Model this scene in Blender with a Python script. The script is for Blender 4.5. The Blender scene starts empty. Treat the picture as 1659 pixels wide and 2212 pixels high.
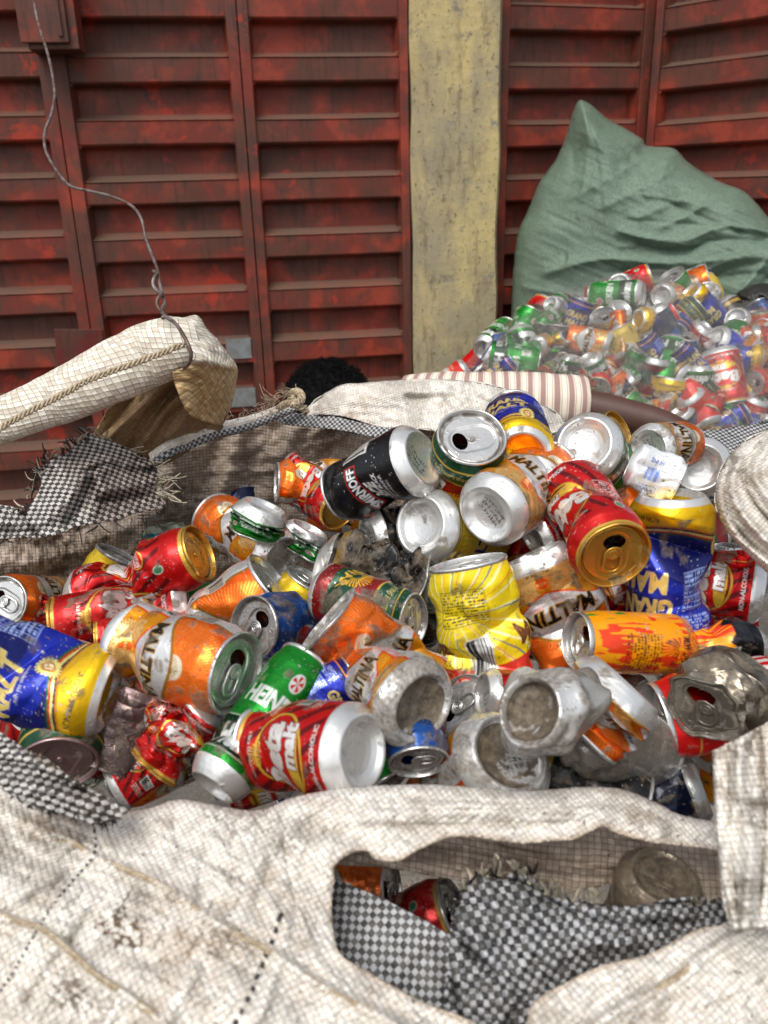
import bpy, bmesh, math, random
import numpy as np
from mathutils import Vector, Matrix
C = bpy.context.scene
COL = C.collection
R = math.radians
# ------------------------------------------------------------------ camera
CAMZ, PITCH, ROLL, F = 1.35, 21.0, 1.55, 1800.0     # F in units of a 1659 x 2212 picture
cd = bpy.data.cameras.new("camera"); cam = bpy.data.objects.new("camera", cd); COL.objects.link(cam)
cam.location = (0, 0, CAMZ)
CM = Matrix.Rotation(R(90 - PITCH), 3, 'X') @ Matrix.Rotation(R(-ROLL), 3, 'Z')
cam.rotation_euler = CM.to_euler()
cd.sensor_fit = 'VERTICAL'; cd.sensor_height = 36; cd.lens = F / 2212 * 36
cd.clip_start = .02; cd.clip_end = 400
cd.dof.use_dof = True; cd.dof.focus_distance = .95; cd.dof.aperture_fstop = 9
C.camera = cam
# ------------------------------------------------------------------ sky and sun
w = bpy.data.worlds.new("World"); C.world = w; w.use_nodes = True
nt = w.node_tree; bg = nt.nodes['Background']
sky = nt.nodes.new('ShaderNodeTexSky'); sky.sky_type = 'NISHITA'; sky.sun_disc = False
sky.sun_elevation = R(58); sky.sun_rotation = R(200); sky.dust_density = 4; sky.air_density = 1.0
hs = nt.nodes.new('ShaderNodeHueSaturation'); hs.inputs['Saturation'].default_value = .35
nt.links.new(sky.outputs[0], hs.inputs['Color']); nt.links.new(hs.outputs[0], bg.inputs[0])
bg.inputs[1].default_value = .15
ld = bpy.data.lights.new("sun", 'SUN'); lo = bpy.data.objects.new("sun", ld); COL.objects.link(lo)
ld.energy = 1.15; ld.angle = R(28); ld.color = (1, .96, .9)
lo.rotation_euler = Vector((.30, .62, -1)).to_track_quat('-Z', 'Y').to_euler()
C.view_settings.view_transform = 'Standard'; C.view_settings.look = 'None'
C.view_settings.exposure = 0.44; C.view_settings.gamma = 1
# ------------------------------------------------------------------ helpers
CMn = np.array(CM)
def at(px, py, d):
    v = np.stack([(np.asarray(px, float) - 829.5) / F * d, (1106 - np.asarray(py, float)) / F * d, -np.asarray(d, float) + 0 * np.asarray(px, float)], -1)
    return v @ CMn.T + np.array([0, 0, CAMZ])
def camdir(x, y, z): return Vector(CMn @ np.array([x, y, z]))
def lin(c):
    c = np.asarray(c, float); return np.where(c < .04045, c / 12.92, ((c + .055) / 1.055) ** 2.4)
def sm(x, a, b):
    t = np.clip((x - a) / (b - a), 0, 1); return t * t * (3 - 2 * t)
def tag(o, label=None, cat=None, group=None, kind=None):
    if label: o['label'] = label
    if cat: o['category'] = cat
    if group: o['group'] = group
    if kind: o['kind'] = kind
    return o
def empty(name, loc=(0, 0, 0)):
    o = bpy.data.objects.new(name, None); COL.objects.link(o); o.location = loc; o.empty_display_size = .05
    return o
def link(name, me, parent=None, mat=None):
    o = bpy.data.objects.new(name, me); COL.objects.link(o)
    if mat is not None and not me.materials: me.materials.append(mat)
    if parent is not None: o.parent = parent
    return o
def mesh_np(name, V, Q, col=None, uv=None, met=None, smooth=True):
    """V (n,3); Q (m,3|4) faces or list of such arrays"""
    if not isinstance(Q, list): Q = [Q]
    Q = [np.asarray(q, np.int32) for q in Q if len(q)]
    me = bpy.data.meshes.new(name)
    nl = sum(q.size for q in Q); nf = sum(len(q) for q in Q)
    me.vertices.add(len(V)); me.vertices.foreach_set('co', np.asarray(V, np.float32).ravel())
    me.loops.add(nl); idx = np.concatenate([q.ravel() for q in Q])
    me.loops.foreach_set('vertex_index', idx)
    tot = np.concatenate([np.full(len(q), q.shape[1], np.int32) for q in Q])
    st = np.concatenate([[0], np.cumsum(tot)[:-1]]).astype(np.int32)
    me.polygons.add(nf); me.polygons.foreach_set('loop_start', st); me.polygons.foreach_set('loop_total', tot)
    me.polygons.foreach_set('use_smooth', np.full(nf, smooth))
    if col is not None:
        a = me.color_attributes.new('Col', 'FLOAT_COLOR', 'POINT')
        c = np.ones((len(V), 4), np.float32); c[:, :col.shape[1]] = col
        a.data.foreach_set('color', c.ravel())
    if met is not None:
        a = me.attributes.new('met', 'FLOAT', 'POINT'); a.data.foreach_set('value', np.broadcast_to(met, (len(V),)).astype(np.float32))
    if uv is not None:
        l = me.uv_layers.new(name='UVMap'); l.data.foreach_set('uv', np.asarray(uv, np.float32)[idx].ravel())
    me.update(calc_edges=True); me.validate(clean_customdata=False)
    return me
def gridq(nv, nu, closed):
    j = np.arange(nv - 1)[:, None]; i = np.arange(nu if closed else nu - 1)[None, :]
    i2 = (i + 1) % nu
    return np.stack([j * nu + i, j * nu + i2, (j + 1) * nu + i2, (j + 1) * nu + i], -1).reshape(-1, 4)
def hsh(ix, iy, iz, s):
    h = (ix * 374761393 + iy * 668265263 + iz * 2147483647 % 1013904223 + s * 974634777 + iz * 1274126177) & 0xFFFFFFFF
    h = ((h ^ (h >> 13)) * 1274126177) & 0xFFFFFFFF
    h = h ^ (h >> 16)
    return (h & 0xFFFF) / 65535.0
def vnoise(p, s=0):
    p = np.asarray(p, float); i = np.floor(p).astype(np.int64); f = p - i; f = f * f * (3 - 2 * f)
    r = 0
    for dx in (0, 1):
        for dy in (0, 1):
            for dz in (0, 1):
                wgt = (f[..., 0] if dx else 1 - f[..., 0]) * (f[..., 1] if dy else 1 - f[..., 1]) * (f[..., 2] if dz else 1 - f[..., 2])
                r = r + wgt * hsh(i[..., 0] + dx, i[..., 1] + dy, i[..., 2] + dz, s)
    return r
def fbm(p, o=3, s=0):
    r = 0; a = .5; t = 0
    for k in range(o):
        r = r + a * vnoise(p * 2 ** k + 17.3 * k, s + k); t += a; a *= .5
    return r / t
def worley(p, s=0):
    """distance to nearest of jittered cell points"""
    i = np.floor(p).astype(np.int64); best = np.full(p.shape[:-1], 9.0); sec = best.copy()
    for dx in (-1, 0, 1):
        for dy in (-1, 0, 1):
            for dz in (-1, 0, 1):
                c = i + np.array([dx, dy, dz])
                q = np.stack([c[..., k] + hsh(c[..., 0], c[..., 1], c[..., 2], s + 5 * k) for k in range(3)], -1)
                d = np.sqrt(((q - p) ** 2).sum(-1))
                sec = np.minimum(sec, np.maximum(best, d)); best = np.minimum(best, d)
    return best, sec
# ------------------------------------------------------------------ node helper
class NT:
    def __init__(s, name):
        s.m = bpy.data.materials.new(name); s.m.use_nodes = True; s.t = s.m.node_tree
        s.b = s.t.nodes['Principled BSDF']; s.out = s.t.nodes['Material Output']
    def n(s, ty, ins=None, **kw):
        o = s.t.nodes.new(ty)
        for k, v in kw.items(): setattr(o, k, v)
        for k, v in (ins or {}).items(): s.set(o.inputs[k], v)
        return o
    def set(s, sock, v):
        if isinstance(v, bpy.types.Node): v = v.outputs[0]
        if isinstance(v, bpy.types.NodeSocket): s.t.links.new(v, sock)
        else:
            if sock.type == 'RGBA' and len(v) == 3: v = (*v, 1)
            sock.default_value = v
    def ma(s, op, a, b=0, c=0, clamp=False): return s.n('ShaderNodeMath', {0: a, 1: b, 2: c}, operation=op, use_clamp=clamp)
    def mix(s, f, a, b, blend='MIX'):
        o = s.n('ShaderNodeMix', data_type='RGBA', blend_type=blend)
        s.set(o.inputs[0], f); s.set(o.inputs[6], a); s.set(o.inputs[7], b); return o.outputs[2]
    def noise(s, co, scale, detail=4, rough=.55, dist=0): return s.n('ShaderNodeTexNoise', {'Vector': co, 'Scale': scale, 'Detail': detail, 'Roughness': rough, 'Distortion': dist})
    def ramp(s, f, a, b): return s.n('ShaderNodeMapRange', {0: f, 1: a, 2: b, 3: 0., 4: 1.}, interpolation_type='SMOOTHSTEP', clamp=True)
    def vec(s, co, sc): return s.n('ShaderNodeVectorMath', {0: co, 1: sc}, operation='MULTIPLY')
    def bump(s, h, dist, strength=1., nrm=None):
        o = s.n('ShaderNodeBump', {'Height': h, 'Distance': dist, 'Strength': strength})
        if nrm is not None: s.set(o.inputs['Normal'], nrm)
        return o
    def P(s, **k):
        for n_, v in k.items(): s.set(s.b.inputs[n_.replace('_', ' ')], v)
# ------------------------------------------------------------------ materials
def m_can():
    t = NT('can_paint'); a = t.n('ShaderNodeAttribute', attribute_name='Col'); me_ = t.n('ShaderNodeAttribute', attribute_name='met')
    oc = t.n('ShaderNodeTexCoord').outputs['Object']
    d = a.outputs['Alpha']
    n1 = t.noise(oc, 130, 8, .75); gr = t.mix(t.ramp(n1, .28, .72), tuple(lin([.17, .135, .105])), tuple(lin([.46, .41, .34])))
    base = t.mix(d, a.outputs['Color'], gr)
    t.P(Base_Color=base, Metallic=t.ma('MULTIPLY', me_.outputs['Fac'], t.ma('SUBTRACT', 1, d)),
        Roughness=t.ma('ADD', t.ma('MULTIPLY', t.noise(oc, 60, 4), .25), t.ma('MULTIPLY_ADD', d, .45, .17)))
    sc = t.noise(oc, 220, 3); s2 = t.noise(t.vec(oc, (1, 1, .2)), 60, 3)
    h = t.ma('ADD', t.ma('MULTIPLY', sc, .25), t.ma('ADD', t.ma('MULTIPLY', d, 1.2), t.ma('MULTIPLY', s2, .9)))
    t.P(Normal=t.bump(h, .0006, .55)); return t.m
def m_inner():
    t = NT('can_inner_metal'); t.P(Base_Color=(.30, .28, .24), Metallic=.7, Roughness=.45); return t.m
def weave_nodes(t, tape, check, colA, colB, gap, warp=.15):
    tc = t.n('ShaderNodeTexCoord'); uv = tc.outputs['UV']
    wn = t.noise(uv, 14, 2); off = t.vec(t.n('ShaderNodeVectorMath', {0: wn.outputs['Color'], 1: (.5, .5, .5)}, operation='SUBTRACT'), (tape * warp * 14, tape * warp * 14, 0))
    uvw = t.n('ShaderNodeVectorMath', {0: uv, 1: off}, operation='ADD')
    s = t.n('ShaderNodeSeparateXYZ', {0: t.vec(uvw, (1 / tape, 1 / tape, 1))})
    u, v = s.outputs[0], s.outputs[1]
    fu, fv = t.ma('FRACT', u), t.ma('FRACT', v); iu, iv = t.ma('FLOOR', u), t.ma('FLOOR', v)
    par = t.ma('FLOORED_MODULO', t.ma('ADD', iu, iv), 2)
    su = t.ma('SINE', t.ma('MULTIPLY', fu, math.pi)); sv = t.ma('SINE', t.ma('MULTIPLY', fv, math.pi))
    pu, pv = t.ma('POWER', su, .25), t.ma('POWER', sv, .25)
    h1 = t.ma('MULTIPLY', pv, t.ma('MULTIPLY_ADD', su, .5, .5)); h2 = t.ma('MULTIPLY', pu, t.ma('MULTIPLY_ADD', sv, .5, .5))
    h = t.ma('ADD', t.ma('MULTIPLY', par, h1), t.ma('MULTIPLY', t.ma('SUBTRACT', 1, par), h2))
    cid = t.n('ShaderNodeCombineXYZ', {0: t.ma('ADD', t.ma('MULTIPLY', iu, par), t.ma('MULTIPLY', t.ma('MULTIPLY', iu, .13), t.ma('SUBTRACT', 1, par))), 1: t.ma('ADD', t.ma('MULTIPLY', iv, t.ma('SUBTRACT', 1, par)), t.ma('MULTIPLY', t.ma('MULTIPLY', iv, .13), par)), 2: par})
    wn2 = t.n('ShaderNodeTexWhiteNoise', {'Vector': cid}, noise_dimensions='3D')
    c = t.mix(par, colA, colB) if check else t.mix(wn2.outputs[0], colA, colB)
    if check: c = t.mix(t.ma('MULTIPLY', wn2.outputs[0], .28), c, (.25, .23, .2))
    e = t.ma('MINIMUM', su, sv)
    c = t.mix(t.ramp(e, .0, .17), gap, c)  # tape edges darkened: dirt in the gaps plus occlusion shade painted in
    return c, h, tc
def m_weave(name, tape, colA, colB, gap, check=False, dirt=.5, dcol=(.30, .20, .11), rough=.5, bump=.0008, trans=.0, warp=.15, lump=.0022):
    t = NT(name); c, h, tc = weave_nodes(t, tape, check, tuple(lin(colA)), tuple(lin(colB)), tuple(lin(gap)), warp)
    oc = tc.outputs['Object']
    n1 = t.noise(oc, 13, 6, .65); n2 = t.noise(oc, 90, 4, .7)
    f = t.ma('MULTIPLY', t.ramp(n1, .42, .75), t.ma('MULTIPLY', t.ramp(n2, .3, .7), dirt))
    c = t.mix(f, c, tuple(lin(dcol)), 'MIX')
    n3 = t.noise(oc, 300, 2); spk = t.ma('MULTIPLY', t.ramp(n3, .66, .72), dirt)
    c = t.mix(spk, c, (.05, .035, .025))
    a = t.n('ShaderNodeAttribute', attribute_name='Col')
    c = t.mix(1., c, a.outputs['Color'], 'MULTIPLY')
    t.P(Base_Color=c, Roughness=rough, Specular_IOR_Level=.35)
    n4 = t.noise(oc, 45, 3)
    t.P(Normal=t.bump(h, bump, .8, t.bump(n4, lump, .6)))
    return t.m
def m_simple(name, col, rough=.6, metal=0, nsc=40, namp=.3, bump=.001, col2=None, spec=.5):
    t = NT(name); oc = t.n('ShaderNodeTexCoord').outputs['Object']; n = t.noise(oc, nsc, 5, .6)
    c = lin(col); c2 = lin(col2) if col2 is not None else c * (1 - namp)
    t.P(Base_Color=t.mix(t.ramp(n, .35, .65), tuple(c), tuple(c2)), Roughness=rough, Metallic=metal, Specular_IOR_Level=spec)
    if bump: t.P(Normal=t.bump(t.noise(oc, nsc * 3, 5), bump, .6))
    return t.m
def m_reddoor(name='red_door_paint', red=(.55, .215, .145), red2=(.42, .165, .12)):
    t = NT(name); oc = t.n('ShaderNodeTexCoord').outputs['Object']
    n1 = t.noise(oc, 5, 6, .62, .3); n2 = t.noise(oc, 9, 7, .6, .3); st = t.noise(t.vec(oc, (70, 70, 7)), 1, 4, .6); f = t.noise(oc, 260, 3)
    c = t.mix(t.ramp(n2, .38, .56), tuple(lin(red)), tuple(lin(red2)))
    c = t.mix(t.ma('MULTIPLY', t.ramp(n1, .40, .58), .85), c, tuple(lin([.30, .195, .155])))      # worn brown patches
    c = t.mix(t.ma('MULTIPLY', t.ramp(t.ma('MULTIPLY', st, t.ma('ADD', n1, .5)), .54, .66), .45), c, tuple(lin([.22, .14, .12])))
    c = t.mix(t.ma('MULTIPLY', t.ramp(t.noise(oc, 4, 7, .7, .5), .58, .63), .8), c, tuple(lin([.63, .19, .115])))
    g = t.n('ShaderNodeNewGeometry'); nz = t.n('ShaderNodeSeparateXYZ', {0: g.outputs['Normal']}).outputs[2]
    dust = t.ma('MULTIPLY', t.ramp(nz, .25, .7), t.ma('MULTIPLY_ADD', n2, .5, .42))
    c = t.mix(dust, c, tuple(lin([.40, .33, .28])))
    c = t.mix(t.ma('MULTIPLY', t.ramp(f, .62, .7), .3), c, (.02, .015, .012))
    t.P(Base_Color=c, Roughness=t.ma('MULTIPLY_ADD', n2, .3, .42), Specular_IOR_Level=.35)
    t.P(Normal=t.bump(t.ma('ADD', t.ma('MULTIPLY', f, .25), n2), .003, .5)); return t.m
def m_pillar():
    t = NT('ochre_plaster'); oc = t.n('ShaderNodeTexCoord').outputs['Object']
    n1 = t.noise(t.vec(oc, (1, 1, .45)), 9, 7, .68); n2 = t.noise(oc, 60, 5, .7); st = t.noise(t.vec(oc, (26, 26, 6)), 1, 6, .7); n3 = t.noise(oc, 3, 3)
    c = t.mix(t.ramp(n1, .38, .62), tuple(lin([.73, .66, .46])), tuple(lin([.60, .56, .44])))
    c = t.mix(t.ma('MULTIPLY', t.ramp(n3, .45, .62), .8), c, tuple(lin([.56, .53, .44])))
    c = t.mix(t.ma('MULTIPLY', t.ramp(st, .52, .66), .55), c, tuple(lin([.42, .36, .27])))
    c = t.mix(t.ramp(t.noise(oc, 20, 8, .8), .57, .64), c, tuple(lin([.50, .48, .43])))
    c = t.mix(t.ma('MULTIPLY', t.ramp(n2, .55, .68), .8), c, tuple(lin([.34, .30, .22])))
    t.P(Base_Color=c, Roughness=.9, Normal=t.bump(t.ma('ADD', n1, t.ma('MULTIPLY', n2, .5)), .006, .8)); return t.m
def m_net():
    t = NT('net_mesh'); tc = t.n('ShaderNodeTexCoord'); uv = tc.outputs['UV']; oc = tc.outputs['Object']
    wn = t.noise(uv, 9, 2); off = t.vec(wn.outputs['Color'], (.02, .02, 0))
    s = t.n('ShaderNodeSeparateXYZ', {0: t.vec(t.n('ShaderNodeVectorMath', {0: uv, 1: off}, operation='ADD'), (380, 380, 1))})
    fu = t.ma('ABSOLUTE', t.ma('SUBTRACT', t.ma('FRACT', s.outputs[0]), .5)); fv = t.ma('ABSOLUTE', t.ma('SUBTRACT', t.ma('FRACT', s.outputs[1]), .5))
    th = t.ma('GREATER_THAN', t.ma('MAXIMUM', fu, fv), .402)
    cl = t.ramp(t.noise(oc, 7, 4, .6), .3, .8)
    al = t.ma('MULTIPLY', th, t.ma('MULTIPLY_ADD', cl, .35, .6))
    cz = t.ma('ABSOLUTE', t.ma('SUBTRACT', t.noise(t.vec(t.n('ShaderNodeMapping', {'Vector': uv, 'Rotation': (0, 0, .75)}), (2.2, 11, 1)), 1, 5, .55), .5)); al = t.ma('MAXIMUM', al, t.ma('MULTIPLY', t.ma('SUBTRACT', 1, t.ramp(cz, .0, .02)), .12))
    t.P(Base_Color=tuple(lin([.50, .49, .47])), Roughness=.5, Alpha=al); return t.m
def m_skin():
    t = NT('dark_skin'); oc = t.n('ShaderNodeTexCoord').outputs['Object']; n = t.noise(oc, 30, 4); f = t.noise(oc, 500, 3)
    t.P(Base_Color=t.mix(n, tuple(lin([.25, .165, .145])), tuple(lin([.34, .235, .20]))), Roughness=.5, Specular_IOR_Level=.4, Normal=t.bump(f, .0005, .5)); return t.m
def m_shirt():
    t = NT('striped_cotton'); uv = t.n('ShaderNodeTexCoord').outputs['UV']
    u = t.n('ShaderNodeSeparateXYZ', {0: uv}).outputs[0]
    f = t.ma('FRACT', t.ma('MULTIPLY', u, 36)); a = t.ma('LESS_THAN', f, .40); f2 = t.ma('FRACT', t.ma('MULTIPLY', u, 36)); b = t.ma('MULTIPLY', t.ma('GREATER_THAN', f2, .48), t.ma('LESS_THAN', f2, .53))
    b2 = t.ma('MULTIPLY', t.ma('GREATER_THAN', f2, .86), t.ma('LESS_THAN', f2, .91))
    c = t.mix(t.ma('MAXIMUM', a, t.ma('MAXIMUM', b, b2)), tuple(lin([.86, .82, .75])), tuple(lin([.60, .49, .46])))
    t.P(Base_Color=c, Roughness=.85, Normal=t.bump(t.noise(uv, 600, 2), .0005, .4)); return t.m
M = dict(can=m_can(), inner=m_inner(),
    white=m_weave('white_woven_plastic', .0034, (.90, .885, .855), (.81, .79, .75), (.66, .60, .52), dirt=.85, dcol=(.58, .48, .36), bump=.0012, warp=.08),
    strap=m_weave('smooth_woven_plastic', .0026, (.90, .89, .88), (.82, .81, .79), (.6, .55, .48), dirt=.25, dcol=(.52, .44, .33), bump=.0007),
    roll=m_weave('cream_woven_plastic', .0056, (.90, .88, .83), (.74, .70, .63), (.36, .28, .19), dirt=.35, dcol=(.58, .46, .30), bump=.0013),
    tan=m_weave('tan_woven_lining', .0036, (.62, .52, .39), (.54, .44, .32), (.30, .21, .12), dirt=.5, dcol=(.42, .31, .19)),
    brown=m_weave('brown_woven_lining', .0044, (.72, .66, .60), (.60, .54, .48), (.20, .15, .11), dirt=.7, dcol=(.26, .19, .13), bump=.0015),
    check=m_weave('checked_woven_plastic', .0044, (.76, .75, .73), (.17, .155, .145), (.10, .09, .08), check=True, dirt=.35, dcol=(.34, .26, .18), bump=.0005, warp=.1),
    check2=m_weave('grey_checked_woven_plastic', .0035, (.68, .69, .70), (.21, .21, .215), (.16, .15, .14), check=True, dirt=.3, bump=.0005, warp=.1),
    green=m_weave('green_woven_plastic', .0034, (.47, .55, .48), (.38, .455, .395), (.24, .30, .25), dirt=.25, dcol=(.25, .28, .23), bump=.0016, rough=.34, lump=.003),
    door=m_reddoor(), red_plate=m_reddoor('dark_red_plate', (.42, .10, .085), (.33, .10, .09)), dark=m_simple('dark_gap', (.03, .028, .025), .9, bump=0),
    primer=m_simple('grey_primer', (.47, .49, .50), .6, nsc=30, col2=(.40, .40, .38)), pillar=m_pillar(), wire=m_simple('rusty_wire', (.50, .46, .45), .5, .5, 60, col2=(.34, .25, .20), bump=.0004),
    twine=m_simple('jute_twine', (.74, .69, .60), .95, 0, 300, .4, .001, col2=(.60, .52, .41)), blackstrip=m_simple('black_plastic_strip', (.12, .12, .12), .4, nsc=100, bump=0), palestrip=m_simple('pale_plastic_strip', (.72, .68, .60), .5, nsc=100, bump=0),
    hair=m_simple('black_hair', (.045, .042, .042), .85, nsc=300, bump=.002, spec=.15), skin=m_skin(), shirt=m_shirt(), net=m_net(), trousers=m_simple('dark_trousers', (.12, .12, .15), .8),
    ground=m_simple('dirt_ground', (.33, .28, .22), .95, nsc=6, col2=(.25, .21, .17), bump=.01), blueline=m_simple('blue_cord', (.10, .15, .36), .6, bump=0), plastic=m_simple('dark_plastic', (.15, .15, .14), .5))
# ------------------------------------------------------------------ label artwork (painted on each can as vertex colours)
_tx = {}
def text_tris(s, bold=0., shear=0.):
    k = (s, bold, shear)
    if k in _tx: return _tx[k]
    cu = bpy.data.curves.new('t', 'FONT'); cu.body = s; cu.align_x = 'CENTER'; cu.resolution_u = 3; cu.offset = bold; cu.shear = shear
    o = bpy.data.objects.new('t', cu); COL.objects.link(o); bpy.context.view_layer.update()
    me = o.to_mesh(); me.calc_loop_triangles()
    v = np.array([q.co[:2] for q in me.vertices]) if len(me.vertices) else np.zeros((3, 2))
    t = np.array([q.vertices[:] for q in me.loop_triangles]) if len(me.loop_triangles) else np.zeros((0, 3), int)
    o.to_mesh_clear(); bpy.data.objects.remove(o); bpy.data.curves.remove(cu)
    _tx[k] = v[t] if len(t) else np.zeros((0, 3, 2)); return _tx[k]
PX = 4.0; CIRC = 207.345
class Ras:
    def __init__(s, base, H=118.0):
        s.W = int(CIRC * PX); s.H = int(H * PX); s.a = np.empty((s.H, s.W, 3)); s.a[:] = lin(base)
        s.X = (np.arange(s.W)[None, :] + .5) / PX + np.zeros((s.H, 1)); s.Y = (np.arange(s.H)[:, None] + .5) / PX + np.zeros((1, s.W))
    def put(s, m, c): s.a[m] = lin(c)
    def dx(s, x): return (s.X - x + CIRC / 2) % CIRC - CIRC / 2
    def loc(s, x, y, rot=0):
        dx, dy = s.dx(x), s.Y - y; c, n = math.cos(R(rot)), math.sin(R(rot)); return dx * c + dy * n, -dx * n + dy * c
    def rect(s, x, y, w, h, c, rot=0):
        u, v = s.loc(x, y, rot); s.put((abs(u) < w / 2) & (abs(v) < h / 2), c)
    def frame(s, x, y, w, h, c, t=.6, rot=0):
        u, v = s.loc(x, y, rot); s.put((abs(u) < w / 2) & (abs(v) < h / 2) & ~((abs(u) < w / 2 - t) & (abs(v) < h / 2 - t)), c)
    def ell(s, x, y, a, b, c, rot=0, t=None):
        u, v = s.loc(x, y, rot); q = np.sqrt((u / a) ** 2 + (v / b) ** 2); s.put((q < 1) if t is None else (q < 1) & (q > 1 - t / min(a, b)), c)
    def band(s, y0, y1, c): s.put((s.Y >= y0) & (s.Y < y1), c)
    def rays(s, x, y, r0, r1, n, c, duty=.4, mask=None, a0=0, a1=360):
        u, v = s.loc(x, y); r = np.hypot(u, v); an = np.degrees(np.arctan2(v, u)) % 360
        m = (r > r0) & (r < r1) & (((an * n / 360) % 1) < duty) & (an >= a0) & (an <= a1)
        if mask is not None: m &= mask
        s.put(m, c)
    def text(s, t, x, y, h, c, rot=0, bold=.0, shear=0., wmax=None, sx=1., out=None, ow=.5):
        tr = text_tris(t, bold, shear)
        if not len(tr): return
        cap = .72; p = tr.reshape(-1, 2).copy(); k = h / cap
        if wmax:
            wd = (p[:, 0].max() - p[:, 0].min()) * k * sx; sx *= min(1, wmax / wd)
        p[:, 0] *= k * sx; p[:, 1] = (p[:, 1] - cap / 2) * k
        cs, sn = math.cos(R(rot)), math.sin(R(rot)); q = np.stack([p[:, 0] * cs - p[:, 1] * sn, p[:, 0] * sn + p[:, 1] * cs], -1)
        q = ((q + [x, y]) * PX).reshape(-1, 3, 2); m = np.zeros((s.H, s.W), bool)
        for T in q:
            x0, x1 = int(math.floor(T[:, 0].min())), int(math.ceil(T[:, 0].max())) + 1; y0, y1 = max(0, int(math.floor(T[:, 1].min()))), min(s.H, int(math.ceil(T[:, 1].max())) + 1)
            if y1 <= y0 or x1 <= x0: continue
            gx, gy = np.meshgrid(np.arange(x0, x1) + .5, np.arange(y0, y1) + .5)
            A, B, D = T; e = []
            for P_, Q_ in ((A, B), (B, D), (D, A)): e.append((Q_[0] - P_[0]) * (gy - P_[1]) - (Q_[1] - P_[1]) * (gx - P_[0]))
            ins = ((e[0] >= -.01) & (e[1] >= -.01) & (e[2] >= -.01)) | ((e[0] <= .01) & (e[1] <= .01) & (e[2] <= .01))
            m[(gy[ins] - .5).astype(int), (gx[ins] - .5).astype(int) % s.W] = True
        if out is not None:
            n = max(1, int(ow * PX)); mm = m.copy()
            for a in range(-n, n + 1):
                for b in range(-n, n + 1):
                    if a * a + b * b <= n * n: mm |= np.roll(np.roll(m, a, 0), b, 1)
            s.put(mm, out)
        s.put(m, c)
    def small(s, x, y, w, h, rows, c, rot=0, seed=0):
        u, v = s.loc(x, y, rot); r = np.floor((v + h / 2) / h * rows); f = ((v + h / 2) / h * rows) % 1
        word = vnoise(np.stack([u * .55, r * 3.1, np.full_like(u, seed)], -1), 3); let = vnoise(np.stack([u * 2.6, r * 7.7, np.full_like(u, seed)], -1), 5)
        s.put((abs(u) < w / 2) & (abs(v) < h / 2) & (f > .3) & (f < .85) & (word > .3) & (let > .36), c)
    def barcode(s, x, y, w, h, rot=0, fg=(.1, .1, .1), bgc=(.82, .82, .8)):
        s.rect(x, y, w, h, bgc, rot); u, v = s.loc(x, y, rot)
        b = hsh(np.floor((u + 100) / .55).astype(np.int64), 3 + 0 * u.astype(np.int64), 7 + 0 * u.astype(np.int64), 1) > .48
        s.put((abs(u) < w / 2 - 1) & (v < h / 2 - 1) & (v > -h / 2 + 2.4) & b, fg); s.small(x, y - h / 2 + 1.3, w - 2, 1.6, 1, fg, rot)
H2 = CIRC / 2
def d_orange():     # orange, white and yellow malt drink
    r = Ras((.80, .80, .80)); OR = (.88, .33, .0); YE = (.84, .54, .04); GO = (.62, .42, .07)
    for k in (0, 1):
        cx = CIRC * (.25 + .5 * k); u, v = r.loc(cx, 0)
        hw = 42
        top = r.Y > 68 + 14 * np.cos(np.clip(abs(u) / hw, 0, 1) * math.pi) * .55 + 4; m = (abs(u) < hw - 1) & top
        m2 = (abs(u) < hw + 1.5) & (r.Y > 66.6 + 7.7 * np.cos(np.clip(abs(u) / hw, 0, 1) * math.pi) + 2.6)
        r.put(m2, GO); r.put(m, OR); r.rays(cx, 80, 9, 40, 90, (.93, .60, .22), .27, m)
        r.put((np.hypot(u, r.Y - 80) < 9) & m, (.88, .84, .74)); r.rays(cx, 76, 0, 9, 24, GO, .35, m & (r.Y > 76))
        bot = r.Y < 40 - 8 * np.cos(np.clip(abs(u) / hw, 0, 1) * math.pi); m = (abs(u) < hw - 1) & bot
        m2 = (abs(u) < hw + 1.5) & (r.Y < 42 - 8 * np.cos(np.clip(abs(u) / hw, 0, 1) * math.pi))
        r.put(m2, OR); r.put(m, YE); r.rays(cx, 28, 6, 30, 90, (.93, .86, .62), .4, m & (r.Y < 36)); r.ell(cx, 23, 6.5, 6.5, (.90, .38, .10)); r.ell(cx, 23, 6.5, 6.5, (.95, .7, .3), t=.8)
        r.text('CALCIUM', cx, 23, 2, (.97, .85, .5), bold=.02, wmax=10)
        r.text('NON-ALCOHOLIC', cx, 17.5, 2.4, (.2, .15, .1), wmax=34); r.text('MALT DRINK', cx, 13.4, 2.6, (.2, .15, .1), wmax=30)
        r.text('MALTINA', cx, 54, 14, (.10, .09, .09), bold=.035, wmax=66, shear=.12, out=(.80, .62, .25), ow=.8)
        r.text('classic', cx + 12, 44.5, 3.6, (.80, .16, .08), bold=.01, shear=.3); r.text('MULTI VITAMIN ENRICHED', cx - 6, 41, 2, (.55, .38, .15), wmax=34)
        sx = CIRC * (.5 * k); r.text('MALTINA', sx + 3, 54, 4.4, (.12, .1, .1), rot=90, bold=.03); r.small(sx - 5, 54, 44, 9, 7, (.82, .32, .16), 90, 2); r.small(sx + 10, 34, 16, 9, 6, (.25, .2, .2), 0, 7)
    r.barcode(CIRC * .02, 84, 12, 16); return r
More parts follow.
